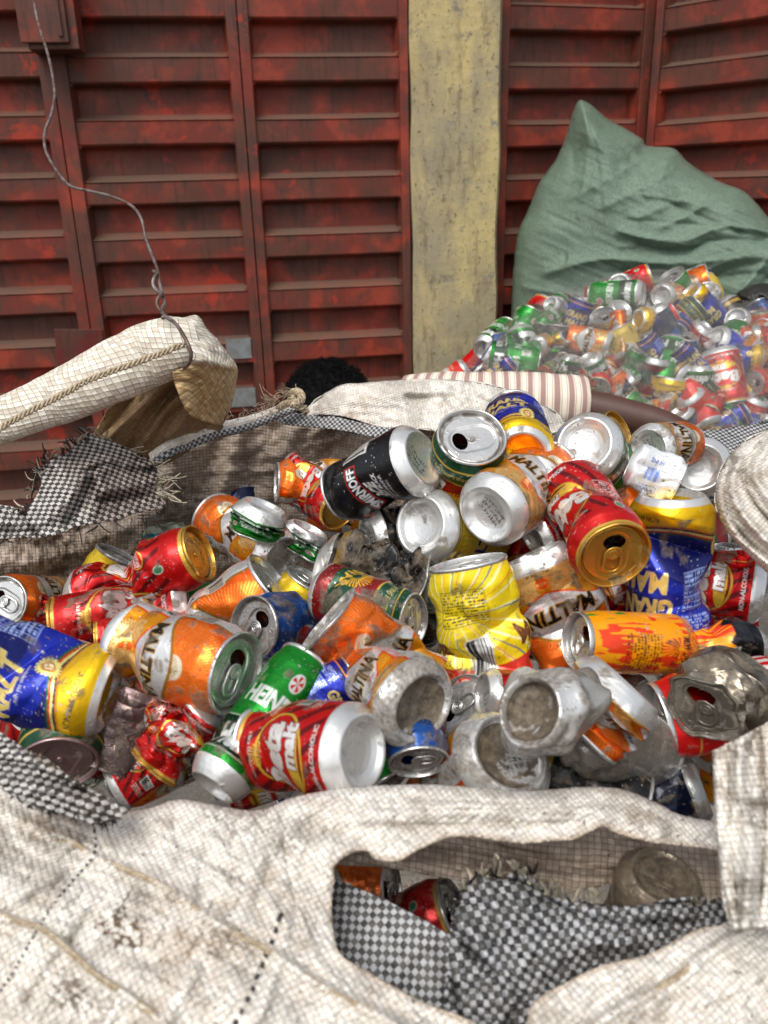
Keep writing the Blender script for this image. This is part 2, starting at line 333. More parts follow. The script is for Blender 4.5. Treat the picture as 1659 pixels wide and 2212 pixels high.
def d_blue():       # blue and yellow malt drink
    r = Ras((.09, .16, .62)); YE = (.90, .72, .08)
    u = r.dx(0); r.put(vnoise(np.stack([r.X * .02, r.Y * .05, 0 * r.X], -1), 4) > .56, (.07, .10, .38))
    for k in (0, 1):
        cx = CIRC * (.25 + .5 * k)
        e = 21 + 4 * np.sin((r.dx(cx)) / 103.7 * math.pi * 2)
        for i, c in enumerate([(.05, .35, .2), (.75, .2, .1), (.9, .85, .5), (.1, .1, .2), (.8, .5, .1)]): r.put((r.Y < e + 7.5 - 1.5 * i) & (abs(r.dx(cx)) < 52), c)
        r.put((r.Y < e) & (abs(r.dx(cx)) < 52), YE)
        r.text('GRAND', cx, 75, 14, (.90, .80, .45), bold=.03, wmax=58, shear=.08, out=(.97, .93, .80), ow=.45); r.text('MALT', cx, 56.5, 14, (.90, .80, .45), bold=.03, wmax=50, shear=.08, out=(.97, .93, .80), ow=.45)
        r.text('...enrich your uniqueness', cx + 6, 46, 3, (.88, .88, .92), shear=.2, wmax=34)
        r.rays(cx + 24, 34, 0, 8.5, 18, (.93, .86, .5), .6); r.ell(cx + 24, 34, 7, 7, (.93, .87, .5)); r.ell(cx + 24, 34, 4.8, 4.8, (.80, .55, .2)); r.text('G', cx + 24, 34, 5, (.97, .93, .8), bold=.03)
        r.text('NON ALCOHOLIC', cx + 4, 13, 4.6, (.12, .12, .2), bold=.02, wmax=42)
    for sx in (.0, .5):
        sx *= CIRC; r.small(sx, 86, 28, 15, 8, (.72, .78, .95), 0, 3); r.small(sx, 62, 27, 24, 9, (.66, .74, .95), 0, 4)
        for i in range(6): r.frame(sx - 13.5 + 4.6 * i + 2.3, 62, 4.9, 26, (.62, .70, .92), .35)
        for j in range(7): r.rect(sx, 49.5 + 4 * j, 27, .35, (.62, .70, .92))
    r.band(101, 102.4, (.93, .60, .15)); r.band(102.4, 118, (.10, .12, .42)); return r
def d_red(txt=('Beta', 'malt')):
    r = Ras((.74, .06, .06)); q = (r.X * .9 + r.Y * .55) % 13; m = (q < 5) & (r.Y < 92) & (r.Y > 14); r.put(m, (.40, .04, .06))
    for k in (0, 1):
        cx = CIRC * (.25 + .5 * k); r.ell(cx, 56, 33, 27, (.80, .64, .20)); r.ell(cx, 56, 31, 25, (.50, .05, .05)); r.ell(cx, 57, 31, 21, (.76, .08, .06)); r.ell(cx, 40, 26, 6, (.84, .68, .22))
        r.text(txt[0], cx - 2, 63, 21, (.88, .86, .84), bold=.05, wmax=62, shear=.1, out=(.42, .10, .08), ow=.9); r.text(txt[1], cx + 8, 44, 13, (.88, .86, .84), bold=.05, wmax=44, shear=.1, out=(.42, .10, .08), ow=.8)
        r.rays(cx, 78, 1, 10, 22, (.82, .66, .25), .5, r.Y > 78)
        r.text('NON-ALCOHOLIC', cx, 19, 4.2, (.88, .86, .84), bold=.03, wmax=50); r.text('NOURISHING MALT', cx, 88, 3, (.85, .8, .75), wmax=36)
        r.ell(cx + 40, 72, 9, 6.5, (.85, .70, .25)); r.ell(cx + 40, 72, 8.2, 5.8, (.78, .10, .07)); r.text('CONTAINS', cx + 40, 73.5, 2.6, (.9, .88, .85), bold=.03, wmax=14); r.text('VITAMINS', cx + 40, 70.3, 2.6, (.9, .88, .85), bold=.03, wmax=14)
    r.frame(CIRC * .0 - 2, 50, 26, 20, (.85, .7, .66), .5); r.small(CIRC * .0 - 2, 50, 24, 18, 7, (.88, .78, .74), 0, 2); r.barcode(H2 + 1, 48, 22, 14); r.small(H2, 32, 24, 9, 5, (.88, .78, .74), 0, 9)
    r.ell(6, 88, 4.5, 4.5, (.78, .85, .76)); r.ell(6, 88, 3.6, 3.6, (.25, .50, .35)); r.band(108, 118, (.78, .62, .25)); return r
def d_hein():       # green lager
    r = Ras((.05, .47, .12)); g = ((r.X % 1.6 < .6) & (r.Y % 1.6 < .6)); r.put(g, (.10, .60, .18)); r.band(18, 46, (.03, .20, .10)); r.band(45.4, 46.2, (.75, .78, .7)); r.band(17.4, 18.2, (.75, .78, .7))
    for k in (0, 1):
        cx = CIRC * (.25 + .5 * k)
        r.text('Heineken', cx, 31, 17, (.88, .90, .88), bold=.05, wmax=88); r.text('HEINEKEN', cx, 66, 14, (.86, .88, .85), bold=.04, wmax=84); r.ell(cx, 86, 8, 8, (.8, .82, .8)); r.rays(cx, 86, 0, 6.5, 5, (.75, .06, .05), .5)
    r.small(2, 80, 18, 22, 10, (.8, .86, .8)); r.barcode(H2, 84, 12, 18); return r
def d_star():       # dark green and red lager
    r = Ras((.05, .24, .14)); r.band(80, 82, (.75, .62, .25)); r.band(58, 80, (.50, .07, .06)); r.band(56.6, 58, (.75, .62, .25)); r.band(100.5, 102, (.75, .62, .25)); r.band(12, 26, (.46, .07, .06))
    for k in range(3):
        cx = CIRC * (k + .5) / 3; r.text('SATISFYING TASTE', cx, 92, 5, (.72, .66, .40), bold=.02, wmax=58); r.rays(cx, 50, 5, 17, 26, (.90, .66, .10), .45, (r.Y > 46)); r.text('STAR', cx, 40, 12, (.85, .68, .25), bold=.05)
    r.rect(8, 62, 20, 20, (.85, .86, .84)); r.text("DON'T DRINK", 8, 66, 2.8, (.1, .25, .2), bold=.03, wmax=17); r.text('& DRIVE', 8, 61, 2.8, (.1, .25, .2), bold=.03); return r
def d_black():
    r = Ras((.035, .035, .04)); RD = (.72, .12, .10)
    for k in (0, 1):
        cx = CIRC * (.25 + .5 * k); r.frame(cx, 66, 62, 15, RD, 1.1); r.text('SMIRNOFF', cx, 66, 10.5, (.86, .86, .86), bold=.03, wmax=58)
        r.text('ICE', cx - 6, 50, 12, (.90, .90, .90), bold=.06); r.text('DOUBLE BLACK', cx - 6, 39.5, 5, (.86, .86, .86), bold=.02, wmax=44); r.text('WITH GUARANA', cx - 6, 32.5, 3.8, (.8, .8, .8), wmax=38); r.text('FLAVOURING', cx - 6, 27, 3, (.7, .7, .7), wmax=30)
    r.small(0, 48, 46, 18, 9, (.72, .74, .76), 90, 5); r.barcode(H2 - 6, 60, 14, 34); r.small(H2 + 10, 56, 50, 16, 8, (.75, .76, .78), 90, 4); r.text('250ml e', 14, 88, 5, (.85, .35, .15), bold=.02); return r
def d_yellow():
    r = Ras((.90, .80, .08)); r.rays(60, 75, 8, 80, 22, (.93, .90, .62), .16); r.rays(60, 75, 14, 90, 15, (.90, .55, .15), .05); r.rays(60, 75, 20, 70, 9, (.12, .35, .55), .03)
    e = 30 + 4 * np.sin(r.X / CIRC * math.pi * 4); r.put(r.Y < e, (.84, .22, .16)); q = (r.X + r.Y * .6) % 9; r.put((r.Y < e) & (q < 3) & (r.dx(90) < 0), (.90, .42, .30))
    for k in (0, 1):
        cx = CIRC * (.25 + .5 * k); r.text('Malta', cx - 22, 50, 17, (.42, .24, .12), bold=.04, wmax=52); r.text('Goodness', cx - 20, 36, 7, (.42, .28, .14), shear=.1, wmax=40)
        r.barcode(cx + 26, 36, 17, 34); r.small(cx + 18, 80, 34, 28, 11, (.25, .2, .1), 0, 6); r.frame(cx + 18, 80, 36, 30, (.3, .25, .1), .5); r.rect(cx + 18, 80, .5, 30, (.3, .25, .1)); r.ell(cx + 4, 34, 5, 5, (.55, .3, .1), t=.8)
        for i in range(4): r.ell(cx + 2 + 8.5 * i, 18, 3.5, 3.5, (.93, .86, .84), t=.8); r.small(cx + 2 + 8.5 * i, 18, 4, 4, 3, (.93, .86, .84), 0, i)
    return r
def d_pine():
    r = Ras((.82, .83, .83)); r.band(92, 99, (.10, .62, .80)); r.band(99, 118, (.78, .79, .79))
    for k in range(3):
        cx = CIRC * (k + .5) / 3; u, v = r.loc(cx + 22, 84); r.put((v < 6) & (v > -16) & (u > v * .7 - 4) & (u < 10), (.35, .68, .32)); r.text('Pineapple', cx, 62, 12, (.12, .42, .46), bold=.02, wmax=58); r.text('FLAVOUR', cx - 6, 74, 5, (.2, .6, .75), wmax=34)
    r.small(0, 35, 40, 20, 8, (.3, .35, .4)); return r
def d_navy():
    r = Ras((.05, .10, .24)); r.put(r.Y > 70 + 10 * np.sin(r.X * .06), (.08, .28, .55)); q = vnoise(np.stack([r.X * .06, r.Y * .06, 0 * r.X], -1), 9); r.put(q > .72, (.10, .20, .38))
    for k in (0, 1): cx = CIRC * (.25 + .5 * k); r.text('pepsi', cx, 52, 20, (.42, .42, .40), bold=-.01, wmax=70, out=None); r.ell(cx, 82, 12, 12, (.55, .55, .52)); r.ell(cx, 86, 11, 7, (.55, .16, .14)); r.ell(cx, 78, 11, 6, (.10, .18, .42))
    return r
def d_amber():      # orange and yellow tall can with black text
    r = Ras((.93, .60, .05)); n = vnoise(np.stack([r.X * .35, r.Y * .12, 0 * r.X], -1), 6); b = vnoise(np.stack([r.X * .05, r.Y * .06, 0 * r.X], -1), 8)
    r.put((n > .5) & (b > .6), (.88, .24, .08)); r.put((n > .75) & (b < .35), (.15, .55, .20)); r.band(0, 22, (.08, .08, .10)); r.put((r.Y < 22 + 3 * np.sin(r.X * .2)), (.08, .08, .10)); r.rays(60, 60, 2, 12, 20, (.88, .20, .08), .5)
    for k in (0, 1):
        cx = CIRC * (.25 + .5 * k); r.small(cx, 82, 46, 22, 11, (.22, .12, .05), 0, 6); r.text('NET CONT. 440ML', cx, 56, 5.4, (.14, .08, .05), bold=.03, wmax=46); r.small(cx, 48, 44, 10, 4, (.2, .1, .05), 0, 5); r.text('5.9% Alc./Vol', cx, 63, 4, (.2, .1, .05), wmax=34)
        for i in range(4): r.ell(cx - 17 + 11 * i, 38, 4.4, 4.4, (.2, .12, .05), t=.8); r.small(cx - 17 + 11 * i, 38, 4, 4, 2, (.2, .12, .05), 0, i)
        r.barcode(cx - 6, 26, 30, 16)
    return r
def d_gold():       # gold over red malt can with round badge
    r = Ras((.80, .20, .15)); r.put(r.Y > 48 + 6 * np.sin(r.X * .09), (.80, .68, .28))
    for k in (0, 1):
        cx = CIRC * (.25 + .5 * k); r.ell(cx, 58, 21, 21, (.84, .80, .70)); r.ell(cx, 58, 18.5, 18.5, (.78, .78, .76)); r.ell(cx, 58, 18.5, 18.5, (.6, .2, .15), t=.7); r.text('AMSTEL', cx, 60, 8, (.12, .1, .1), bold=.04, wmax=34); r.text('MALTA', cx, 51, 5, (.65, .1, .1), bold=.02); r.ell(cx, 72, 5, 4, (.25, .2, .2)); r.text('MALTA', cx, 30, 6, (.9, .8, .7), wmax=30)
    return r
def d_bullet():
    r = Ras((.10, .20, .75))
    for k in (0, 1):
        cx = CIRC * (.25 + .5 * k); r.text('BULLET', cx, 60, 14, (.85, .25, .20), bold=.05, wmax=66, out=(.85, .86, .9), ow=.5); r.text('ENERGY DRINK', cx + 4, 46, 5, (.86, .88, .92), bold=.02, wmax=44); r.ell(cx + 22, 28, 7, 7, (.75, .8, .92), t=.8); r.rect(cx + 22, 28, 18, .7, (.75, .8, .92)); r.rect(cx + 22, 28, .7, 18, (.75, .8, .92))
    r.barcode(0, 50, 14, 30); r.small(H2, 56, 24, 34, 14, (.75, .8, .92)); return r
def d_claw():
    r = Ras((.05, .05, .055))
    for k in (0, 1):
        cx = CIRC * (.25 + .5 * k)
        for i in range(3): u, v = r.loc(cx - 8 + 7 * i, 86, 6); r.put((abs(u) < 1.6 * (1 - abs(v) / 20)) & (abs(v) < 13 - 3 * (i == 1)), (.35, .75, .15))
        r.text('MONSTER', cx, 66, 8, (.85, .87, .86), bold=.03, wmax=46); r.text('ENERGY', cx, 56, 6, (.40, .78, .25), bold=.02, wmax=30)
    r.small(4, 58, 30, 50, 20, (.72, .75, .74)); r.barcode(H2, 32, 13, 20); return r
def d_stout():
    r = Ras((.09, .085, .08)); r.band(16, 24, (.62, .50, .22))
    for k in (0, 1): cx = CIRC * (.25 + .5 * k); r.text('Guinness', cx, 66, 11, (.78, .70, .48), bold=.02, wmax=56); r.ell(cx, 42, 10, 12, (.66, .52, .24), t=1.2)
    return r
def d_yel2():       # plain yellow malt with brown writing
    r = Ras((.86, .72, .10)); r.band(14, 15.5, (.2, .3, .25)); r.band(11, 12.6, (.2, .3, .25)); r.rays(60, 60, 8, 40, 40, (.90, .82, .40), .35)
    for k in (0, 1): cx = CIRC * (.25 + .5 * k); r.text('NON ALCOHOLIC MALT DRINK', cx, 20, 3.6, (.35, .25, .1), wmax=70); r.text('MALT', cx, 54, 15, (.12, .14, .45), bold=.05, wmax=60, out=(.9, .9, .85), ow=.7)
    return r
def d_plainred(): r = Ras((.80, .07, .06)); r.small(20, 60, 30, 30, 12, (.88, .7, .68)); r.band(98, 99, (.8, .65, .3)); r.text('VITA', CIRC * .25, 58, 20, (.88, .86, .84), bold=.05, wmax=50); r.ell(CIRC * .75, 56, 18, 18, (.8, .65, .25), t=2); return r
def d_white(): r = Ras((.84, .85, .86)); r.barcode(CIRC * .25, 54, 36, 22, 90, fg=(.30, .45, .78), bgc=(.84, .85, .86)); r.small(CIRC * .25 + 24, 54, 40, 14, 4, (.15, .3, .65), 90); r.text('250 ml', CIRC * .25 - 22, 54, 8, (.15, .3, .65), rot=90, bold=.03); r.ell(H2 + 50, 54, 20, 20, (.2, .4, .75)); return r
def d_silver(): r = Ras((.70, .69, .66)); r.small(30, 50, 40, 50, 18, (.55, .55, .55)); r.small(CIRC * .75, 50, 50, 50, 18, (.35, .42, .58)); return r
DES = dict(orange=(d_orange, .62), blue=(d_blue, .5), red=(d_red, .55), hein=(d_hein, .6), star=(d_star, .35), black=(d_black, .1), yellow=(d_yellow, .2), pine=(d_pine, .25), navy=(d_navy, .4), amber=(d_amber, .25), gold=(d_gold, .5), bullet=(d_bullet, .5), claw=(d_claw, .3), stout=(d_stout, .3), yel2=(d_yel2, .45), plainred=(d_plainred, .5), white=(d_white, .3), silver=(d_silver, .8))
_rc = {}
def design(n):
    if n not in _rc: _rc[n] = DES[n][0]().a
    return _rc[n]
# ------------------------------------------------------------------ crushing a can: every part of it goes through the same ops (mm, can axis = z)
def perp(phi): return np.array([math.cos(phi), math.sin(phi), 0.]), np.array([-math.sin(phi), math.cos(phi), 0.])
def deform(P, ops, seed=0):
    P = P.copy()
    for o in ops:
        k = o[0]
        if k == 'sq':           # flatten along direction phi, (z, factor) stops; fifth item: widening of the other direction
            d, e = perp(R(o[1])); z, f = zip(*o[2]); f = np.interp(P[:, 2], z, f); wd = o[3] if len(o) > 3 else .45
            a, b = P @ d, P @ e; g = 1 + wd * (1 - f); P[:, :2] += (a * (f - 1))[:, None] * d[:2] + (b * (g - 1))[:, None] * e[:2]
        elif k == 'sc':
            z, f = zip(*o[1]); f = np.interp(P[:, 2], z, f); P[:, :2] *= f[:, None]
        elif k == 'pin':        # V-shaped dent from one side: phi, z0, width, depth mm, angular width
            d, e = perp(R(o[1])); a = P @ d; b = P @ e; zz = P[:, 2] - o[2] + (o[6] if len(o) > 6 else 0) * b
            g = np.clip(1 - np.abs(zz) / o[3], 0, 1) ** 1.25; aw = o[5] if len(o) > 5 else 1.
            h = sm(a, -8, 26) * np.clip(1 - (np.abs(b) / (33 * aw)) ** 2, 0, 1) ** .7
            P[:, :2] -= (g * h * o[4])[:, None] * d[:2]
        elif k == 'bend':       # the part above z0 turns by ang about the direction phi+90
            d, e = perp(R(o[1])); z0, wd, ang = o[2], o[3], R(o[4]); a = P @ d; z = P[:, 2]
            t = np.clip((z - z0 + wd / 2) / wd, 0, 1) * ang; zc = z0 - wd / 2; rr = wd / max(abs(ang), 1e-4) * np.sign(ang)
            s = np.clip(z - zc, 0, wd); ex = np.clip(z - zc - wd, 0, None)
            na = np.where(z > zc, rr - (rr - a) * np.cos(t) + ex * np.sin(t), a); nz = np.where(z > zc, zc + (rr - a) * np.sin(t) + ex * np.cos(t), z)
            P[:, :2] += (na - a)[:, None] * d[:2]; P[:, 2] = nz
        elif k == 'short':      # axial crush between z0 and z1 with buckle folds
            z0, z1, f, amp = o[1:5]; z = P[:, 2].copy(); nz = np.where(z < z0, z, np.where(z > z1, z0 + (z1 - z0) * f + z - z1, z0 + (z - z0) * f))
            th = np.arctan2(P[:, 1], P[:, 0]); q = np.clip((z - z0) / (z1 - z0), 0, 1); n = o[5] if len(o) > 5 else 2
            w_ = np.sin(q * math.pi) ** .5 * np.abs(np.mod(q * n + .22 * np.sin(th * 3 + seed) + .1 * np.sin(th * 7 + seed), 1) * 2 - 1)
            s = 1 - amp * w_ * (q > 0) * (q < 1) / 33; P[:, 0] *= s; P[:, 1] *= s; P[:, 2] = nz
        elif k == 'shear':
            d, e = perp(R(o[1])); P[:, :2] += ((P[:, 2] - o[3]) * o[2])[:, None] * d[:2]
        elif k == 'twist':
            z0, z1, a = o[1:4]; t = sm(P[:, 2], z0, z1) * R(a); x, y = P[:, 0].copy(), P[:, 1].copy(); P[:, 0] = x * np.cos(t) - y * np.sin(t); P[:, 1] = x * np.sin(t) + y * np.cos(t)
        elif k == 'crum':       # crumpled foil facets: amplitude mm, cell size mm, keep ends
            amp, cs = o[1], o[2]; f1, f2 = worley(P / cs + seed * 3.7, seed); g = sm(P[:, 2], 0, 16) * (1 - sm(P[:, 2], 98, 114)) if len(o) < 4 else 1
            r = np.hypot(P[:, 0], P[:, 1]) + 1e-6; dd = amp * (.75 * (f1 - .55) + 1.1 * (np.abs(2 * fbm(P / cs * .8 + seed * 2.9, 2, seed + 21) - 1) - .22)) * g; P[:, 0] += P[:, 0] / r * dd * 1.6; P[:, 1] += P[:, 1] / r * dd * 1.6
            n = fbm(P / cs / 1.7 + seed, 2, seed) - .5; P[:, 2] += n * amp * g * .8
    if True:
        n = fbm(P / 17. + seed * 1.3, 3, seed + 40) - .5; P = P + n[:, None] * np.array([1., .8, .3]) * 1.6
    return P
BASE = np.array([(0, 9.6), (6, 9.4), (12, 8.4), (16, 7.0), (19.5, 4.6), (21.3, 1.9), (22.4, .45), (23.6, 0), (24.8, .4), (26.2, 2.0), (28.4, 4.4), (30.8, 7.6), (32.3, 10.2), (33, 13)])
LIDP = [(29.2, 111.8), (30.1, 112.4), (30.5, 113.6), (30.2, 114.8), (29.3, 115.3), (28.4, 114.9), (27.9, 113), (27.3, 109.3), (26.3, 108.4), (25.3, 109.2), (24.8, 110.6), (24, 111)]
def refine(pr, n):
    pr = np.asarray(pr, float); s = np.concatenate([[0], np.cumsum(np.hypot(*np.diff(pr, axis=0).T))]); t = np.linspace(0, s[-1], n); return np.stack([np.interp(t, s, pr[:, 0]), np.interp(t, s, pr[:, 1])], -1)
def dirtmask(P, amt, seed, extra=0):
    if amt <= 0 and np.all(np.asarray(extra) == 0): return np.zeros(len(P))
    a = fbm(P / 13. + seed, 4, seed + 9); b = vnoise(P / 1.5 + seed, seed + 3); c = vnoise(P / 4.2 + seed, seed + 6)
    big = sm(a, .76 - .40 * amt, .86 - .36 * amt); spk = sm(b, .93 - .26 * amt, .97 - .2 * amt) * sm(c, .5 - .3 * amt, .7)
    return np.clip(np.maximum(big * (.55 + .45 * b), spk * .9) + extra, 0, 1)
def can_parts(des, ops=(), seed=1, lr=None, spin=0., tint=None, dirt=.25, gold=False, tab=True, mouth=True, lidcol=None, nu=264, nv=150, H=1., lid=True, base=True, basedirt=None, smear=None, scratch=True, metk=1.):
    """returns list of (part name, mesh) in metres, can axis z, base centre at origin"""
    if nu > 150: dirt = dirt * 1.15 + .14; r0 = random.Random(seed * 13); ops = list(ops) + [('pin', spin + r0.uniform(-100, 100), r0.uniform(20, 95), r0.uniform(10, 20), r0.uniform(2, 6), 1., r0.uniform(-.5, .5)) for _ in range(3)] + [('crum', 1.1, 30)]
    out = []; S = .001; ops = list(ops); la = 0. if lr is None else R(spin + lr - 90)
    def fin(name, P, Q, col, met, d, mat='can'):
        if name in ('lid', 'pull_tab', 'rivet') and la: P = np.stack([P[:, 0] * math.cos(la) - P[:, 1] * math.sin(la), P[:, 0] * math.sin(la) + P[:, 1] * math.cos(la), P[:, 2]], -1)
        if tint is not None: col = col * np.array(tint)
        P = P * np.array([1, 1, H]); Q2 = deform(P, ops, seed) * S
        me = mesh_np(name, Q2, Q, np.concatenate([col, d[:, None]], 1), None, met); me.materials.append(M[mat]); out.append((name, me))
    th = np.arange(nu) / nu * 2 * math.pi
    # body
    prof = np.concatenate([refine([(33, 12.5), (33, 98)], nv - 22), refine([(33, 98.6), (32.7, 101), (31.6, 104.5), (30.1, 108.5), (29.3, 111.9)], 22)])
    r, z = prof[:, 0][:, None] + 0 * th, prof[:, 1][:, None] + 0 * th
    P = np.stack([r * np.cos(th), r * np.sin(th), z], -1).reshape(-1, 3)
    a = design(des); hh, ww = a.shape[:2]; px = (th / (2 * math.pi) * ww)[None, :] + 0 * z; py = (z - 1.0) * PX
    c = 0; st = [(i, j) for i in (-1, 0, 1) for j in (-1, 0, 1)]
    for i, j in st: c = c + a[np.clip((py + i * hh / 400).astype(int), 0, hh - 1), (px + j * ww / nu * .33).astype(int) % ww]
    c = (c / 9).reshape(-1, 3); P0 = P.copy()
    if scratch:
        sn = vnoise(P0 / np.array([2.2, 2.2, .9]) + seed * 2.1, seed + 77); s2 = fbm(P0 / 20 + seed, 2, seed + 5); sc = (sm(sn, .86, .9) * sm(s2, .5, .56))[:, None]; c = c * (1 - sc) + sc * .40
        c = c * (.86 + .24 * fbm(P0 / 9 + seed, 3, seed + 55))[:, None]
    fin('body', P, gridq(nv, nu, True), c, np.full(len(P), DES[des][1] * metk), dirtmask(P0, dirt, seed))
    # base
    if base:
        nb = 54 if nu > 150 else 20; pr = refine(BASE, nb); n2 = max(72, nu // 2); t2 = np.arange(n2) / n2 * 2 * math.pi; P = np.stack([pr[:, 0][:, None] * np.cos(t2), pr[:, 0][:, None] * np.sin(t2), pr[:, 1][:, None] + 0 * t2], -1).reshape(-1, 3)
        col = np.tile(lin([.84, .84, .83]), (len(P), 1)); rr = np.hypot(P[:, 0], P[:, 1]); u, v = P[:, 0], P[:, 1]
        if nu > 150 and seed % 3:       # date code printed in dots
            for i in range(3):
                row = np.abs(v - (5 - 5 * i)) < 1.7; ch = hsh((u / 1.05 + 50).astype(np.int64), (v / .85 + 50).astype(np.int64), 0 * u.astype(np.int64), seed) > .5; col[row & ch & (np.abs(u) < 13) & (np.mod(u, 3.1) < 2.4)] = lin([.38, .36, .36])
        if des in ('blue', 'amber', 'yellow'): col[P[:, 2] + rr * .01 > 5.2] = a[6, 10]
        bd = dirt if basedirt is None else basedirt; ex = 0
        if bd > .6: ex = (rr < 20.5) * .95 * (sm(fbm(P / 9 + seed, 4, seed), .62 - .35 * bd, .74 - .35 * bd))
        fin('base', P, gridq(nb, n2, True), col, np.full(len(P), .74), dirtmask(P, bd, seed + 4, ex))
    # lid
    if lid:
        lc = lin((.78, .60, .26) if gold else (.78, .78, .77)) if lidcol is None else lin(lidcol)
        n2 = max(72, nu // 2); t2 = np.arange(n2) / n2 * 2 * math.pi; npn = 30 if nu > 150 else 10
        pr = np.concatenate([refine(LIDP, 40 if nu > 150 else 16), np.stack([np.linspace(23.6, .3, npn), np.full(npn, 111.)], -1)])
        P = np.stack([pr[:, 0][:, None] * np.cos(t2), pr[:, 0][:, None] * np.sin(t2), pr[:, 1][:, None] + 0 * t2], -1).reshape(-1, 3)
        x, y = P[:, 0], P[:, 1]; rr = np.hypot(x, y)
        # recessed stadium panel
        sd = np.hypot(x, np.maximum(np.abs(y + 1) - 7.5, 0)) ; P[:, 2] -= .9 * (1 - sm(sd, 12.2, 13.6)) * (rr < 23.8)
        Q = gridq(len(pr), n2, True)
        if mouth:
            ea, eb, ey = 9.2, 6.6, 10.2; q = np.sqrt((x / ea) ** 2 + ((y - ey) / eb) ** 2); keep = ~((q < 1)[Q].all(1)); Qk = Q[keep]
            used = np.zeros(len(P), bool); used[Qk.ravel()] = True; sn = used & (q < 1) & (q > .3); P[sn, 0] = x[sn] / q[sn]; P[sn, 1] = ey + (y[sn] - ey) / q[sn]; Q = Qk
        d = dirtmask(P, dirt if basedirt is None else basedirt, seed + 8)
        if dirt > .3: d = np.maximum(d, np.where((rr > 23.8) & (rr < 27.8), .75, 0) * sm(vnoise(P / 5 + seed, 2), .3, .6))
        fin('lid', P, Q, np.tile(lc, (len(P), 1)), np.full(len(P), .85), d)
        # tab
        def tube(path, rad, closed=True, k=8, flat=1.):
            path = np.asarray(path, float); n = len(path); tg = np.roll(path, -1, 0) - np.roll(path, 1, 0)
            if not closed: tg[0] = path[1] - path[0]; tg[-1] = path[-1] - path[-2]
            tg /= np.linalg.norm(tg, axis=1)[:, None] + 1e-9; up = np.array([0, 0, 1.]); sd_ = np.cross(tg, up); sd_ /= np.linalg.norm(sd_, axis=1)[:, None] + 1e-9; un = np.cross(sd_, tg)
            an = np.arange(k) / k * 2 * math.pi; V = path[:, None] + rad * (np.cos(an)[None, :, None] * sd_[:, None] + flat * np.sin(an)[None, :, None] * un[:, None])
            q = gridq(n + (1 if closed else 0), k, True); q = q % (n * k); return V.reshape(-1, 3), q
        if tab:
            a_ = np.arange(40) / 40 * 2 * math.pi; sx = np.cos(a_) * 7.2; sy = np.sin(a_) * 6.8 + np.sign(np.sin(a_)) * 4.6 - 5.5; Vs, Qs, o_ = [], [], 0
            tz = 112.3
            for path, rad in ((np.stack([sx, sy, tz + 0 * sx], -1), 1.5), (np.stack([np.cos(a_) * 3.9, np.sin(a_) * 3.7, tz + 0 * sx], -1), 1.3), (np.stack([np.cos(a_) * 1.7, np.sin(a_) * 1.7, tz - .3 + 0 * sx], -1), 1.7)):
                v_, q_ = tube(path, rad, True, 8, .55); Vs.append(v_); Qs.append(q_ + o_); o_ += len(v_)
            for sxx in (-5.4, 5.4):
                v_, q_ = tube([(sxx * 1.1, 0 + t, tz) for t in np.linspace(-3, 3, 6)], 1.9, False, 8, .4); Vs.append(v_); Qs.append(q_ + o_); o_ += len(v_)
            P = np.concatenate(Vs); fin('pull_tab', P, np.concatenate(Qs), np.tile(lc * .95, (len(P), 1)), np.full(len(P), .85), dirtmask(P, dirt * .8, seed + 2))
        else:
            v_, q_ = tube([(math.cos(t) * 1.7, math.sin(t) * 1.7, 110.6) for t in np.linspace(0, 2 * math.pi, 17)[:-1]], 1.5, True, 6, .7); fin('rivet', v_, q_, np.tile(lc * .95, (len(v_), 1)), np.full(len(v_), .85), dirtmask(v_, dirt, seed))
    return out
def can_object(name, parts, M4, label, cat='drink can', group=None):
    e = empty(name); e.matrix_world = M4; tag(e, label, cat, group)
    ld_ = None
    for n, me in parts:
        o = link(n, me, ld_ if n in ('pull_tab', 'rivet') and ld_ else e)
        if n == 'lid': ld_ = o
    return e
PILED = [(1019, 941, .76), (1262, 957, .79), (1508, 1012, .86), (912, 990, .77), (1050, 1112, .735), (1331, 1202, .69), (1452, 1062, .72), (600, 1042, .98), (612, 1208, .90), (432, 1193, .92), (8, 1300, .90), (590, 1262, .80), (514, 1456, .625), (238, 1500, .64), (545, 1356, .74), (128, 1652, .64), (458, 1702, .62), (783, 1622, .56), (916, 1529, .585), (1100, 1622, .55), (1142, 1535, .59), (1244, 1376, .70), (1500, 1562, .62), (1650, 1300, .76), (1343, 944, .84), (118, 1345, .86), (300, 1400, .80), (700, 1345, .68), (1012, 1216, .75), (980, 1920, .60), (1432, 1888, .53)]
def pose(ex, ey, D, a, t, end, spin, H=1., s=1., dd=0., L=115.3):
    """the end that faces the camera is centred on picture point (ex, ey); D the can's width there; a, t its axis"""
    D = D * 1.05 if s < 1.2 else D; s = s * 1.05 if s < 1.2 else s; d = F * .066 * s / D + dd; p = Vector(at(ex, ey, d)); a, t = R(a), R(t)
    A = camdir(math.cos(a) * math.cos(t), math.sin(a) * math.cos(t), math.sin(t)); v = (Vector((0, 0, CAMZ)) - p).normalized()
    w_ = (v - A * v.dot(A)).normalized(); z = A if end == 'lid' else -A; y = z.cross(w_); M3 = Matrix((w_, y, z)).transposed() @ Matrix.Rotation(-R(spin), 3, 'Z')
    o = p - (z * (L * H * .001 * s) if end == 'lid' else Vector((0, 0, 0)))
    return Matrix.Translation(o) @ M3.to_4x4() @ Matrix.Scale(s, 4)
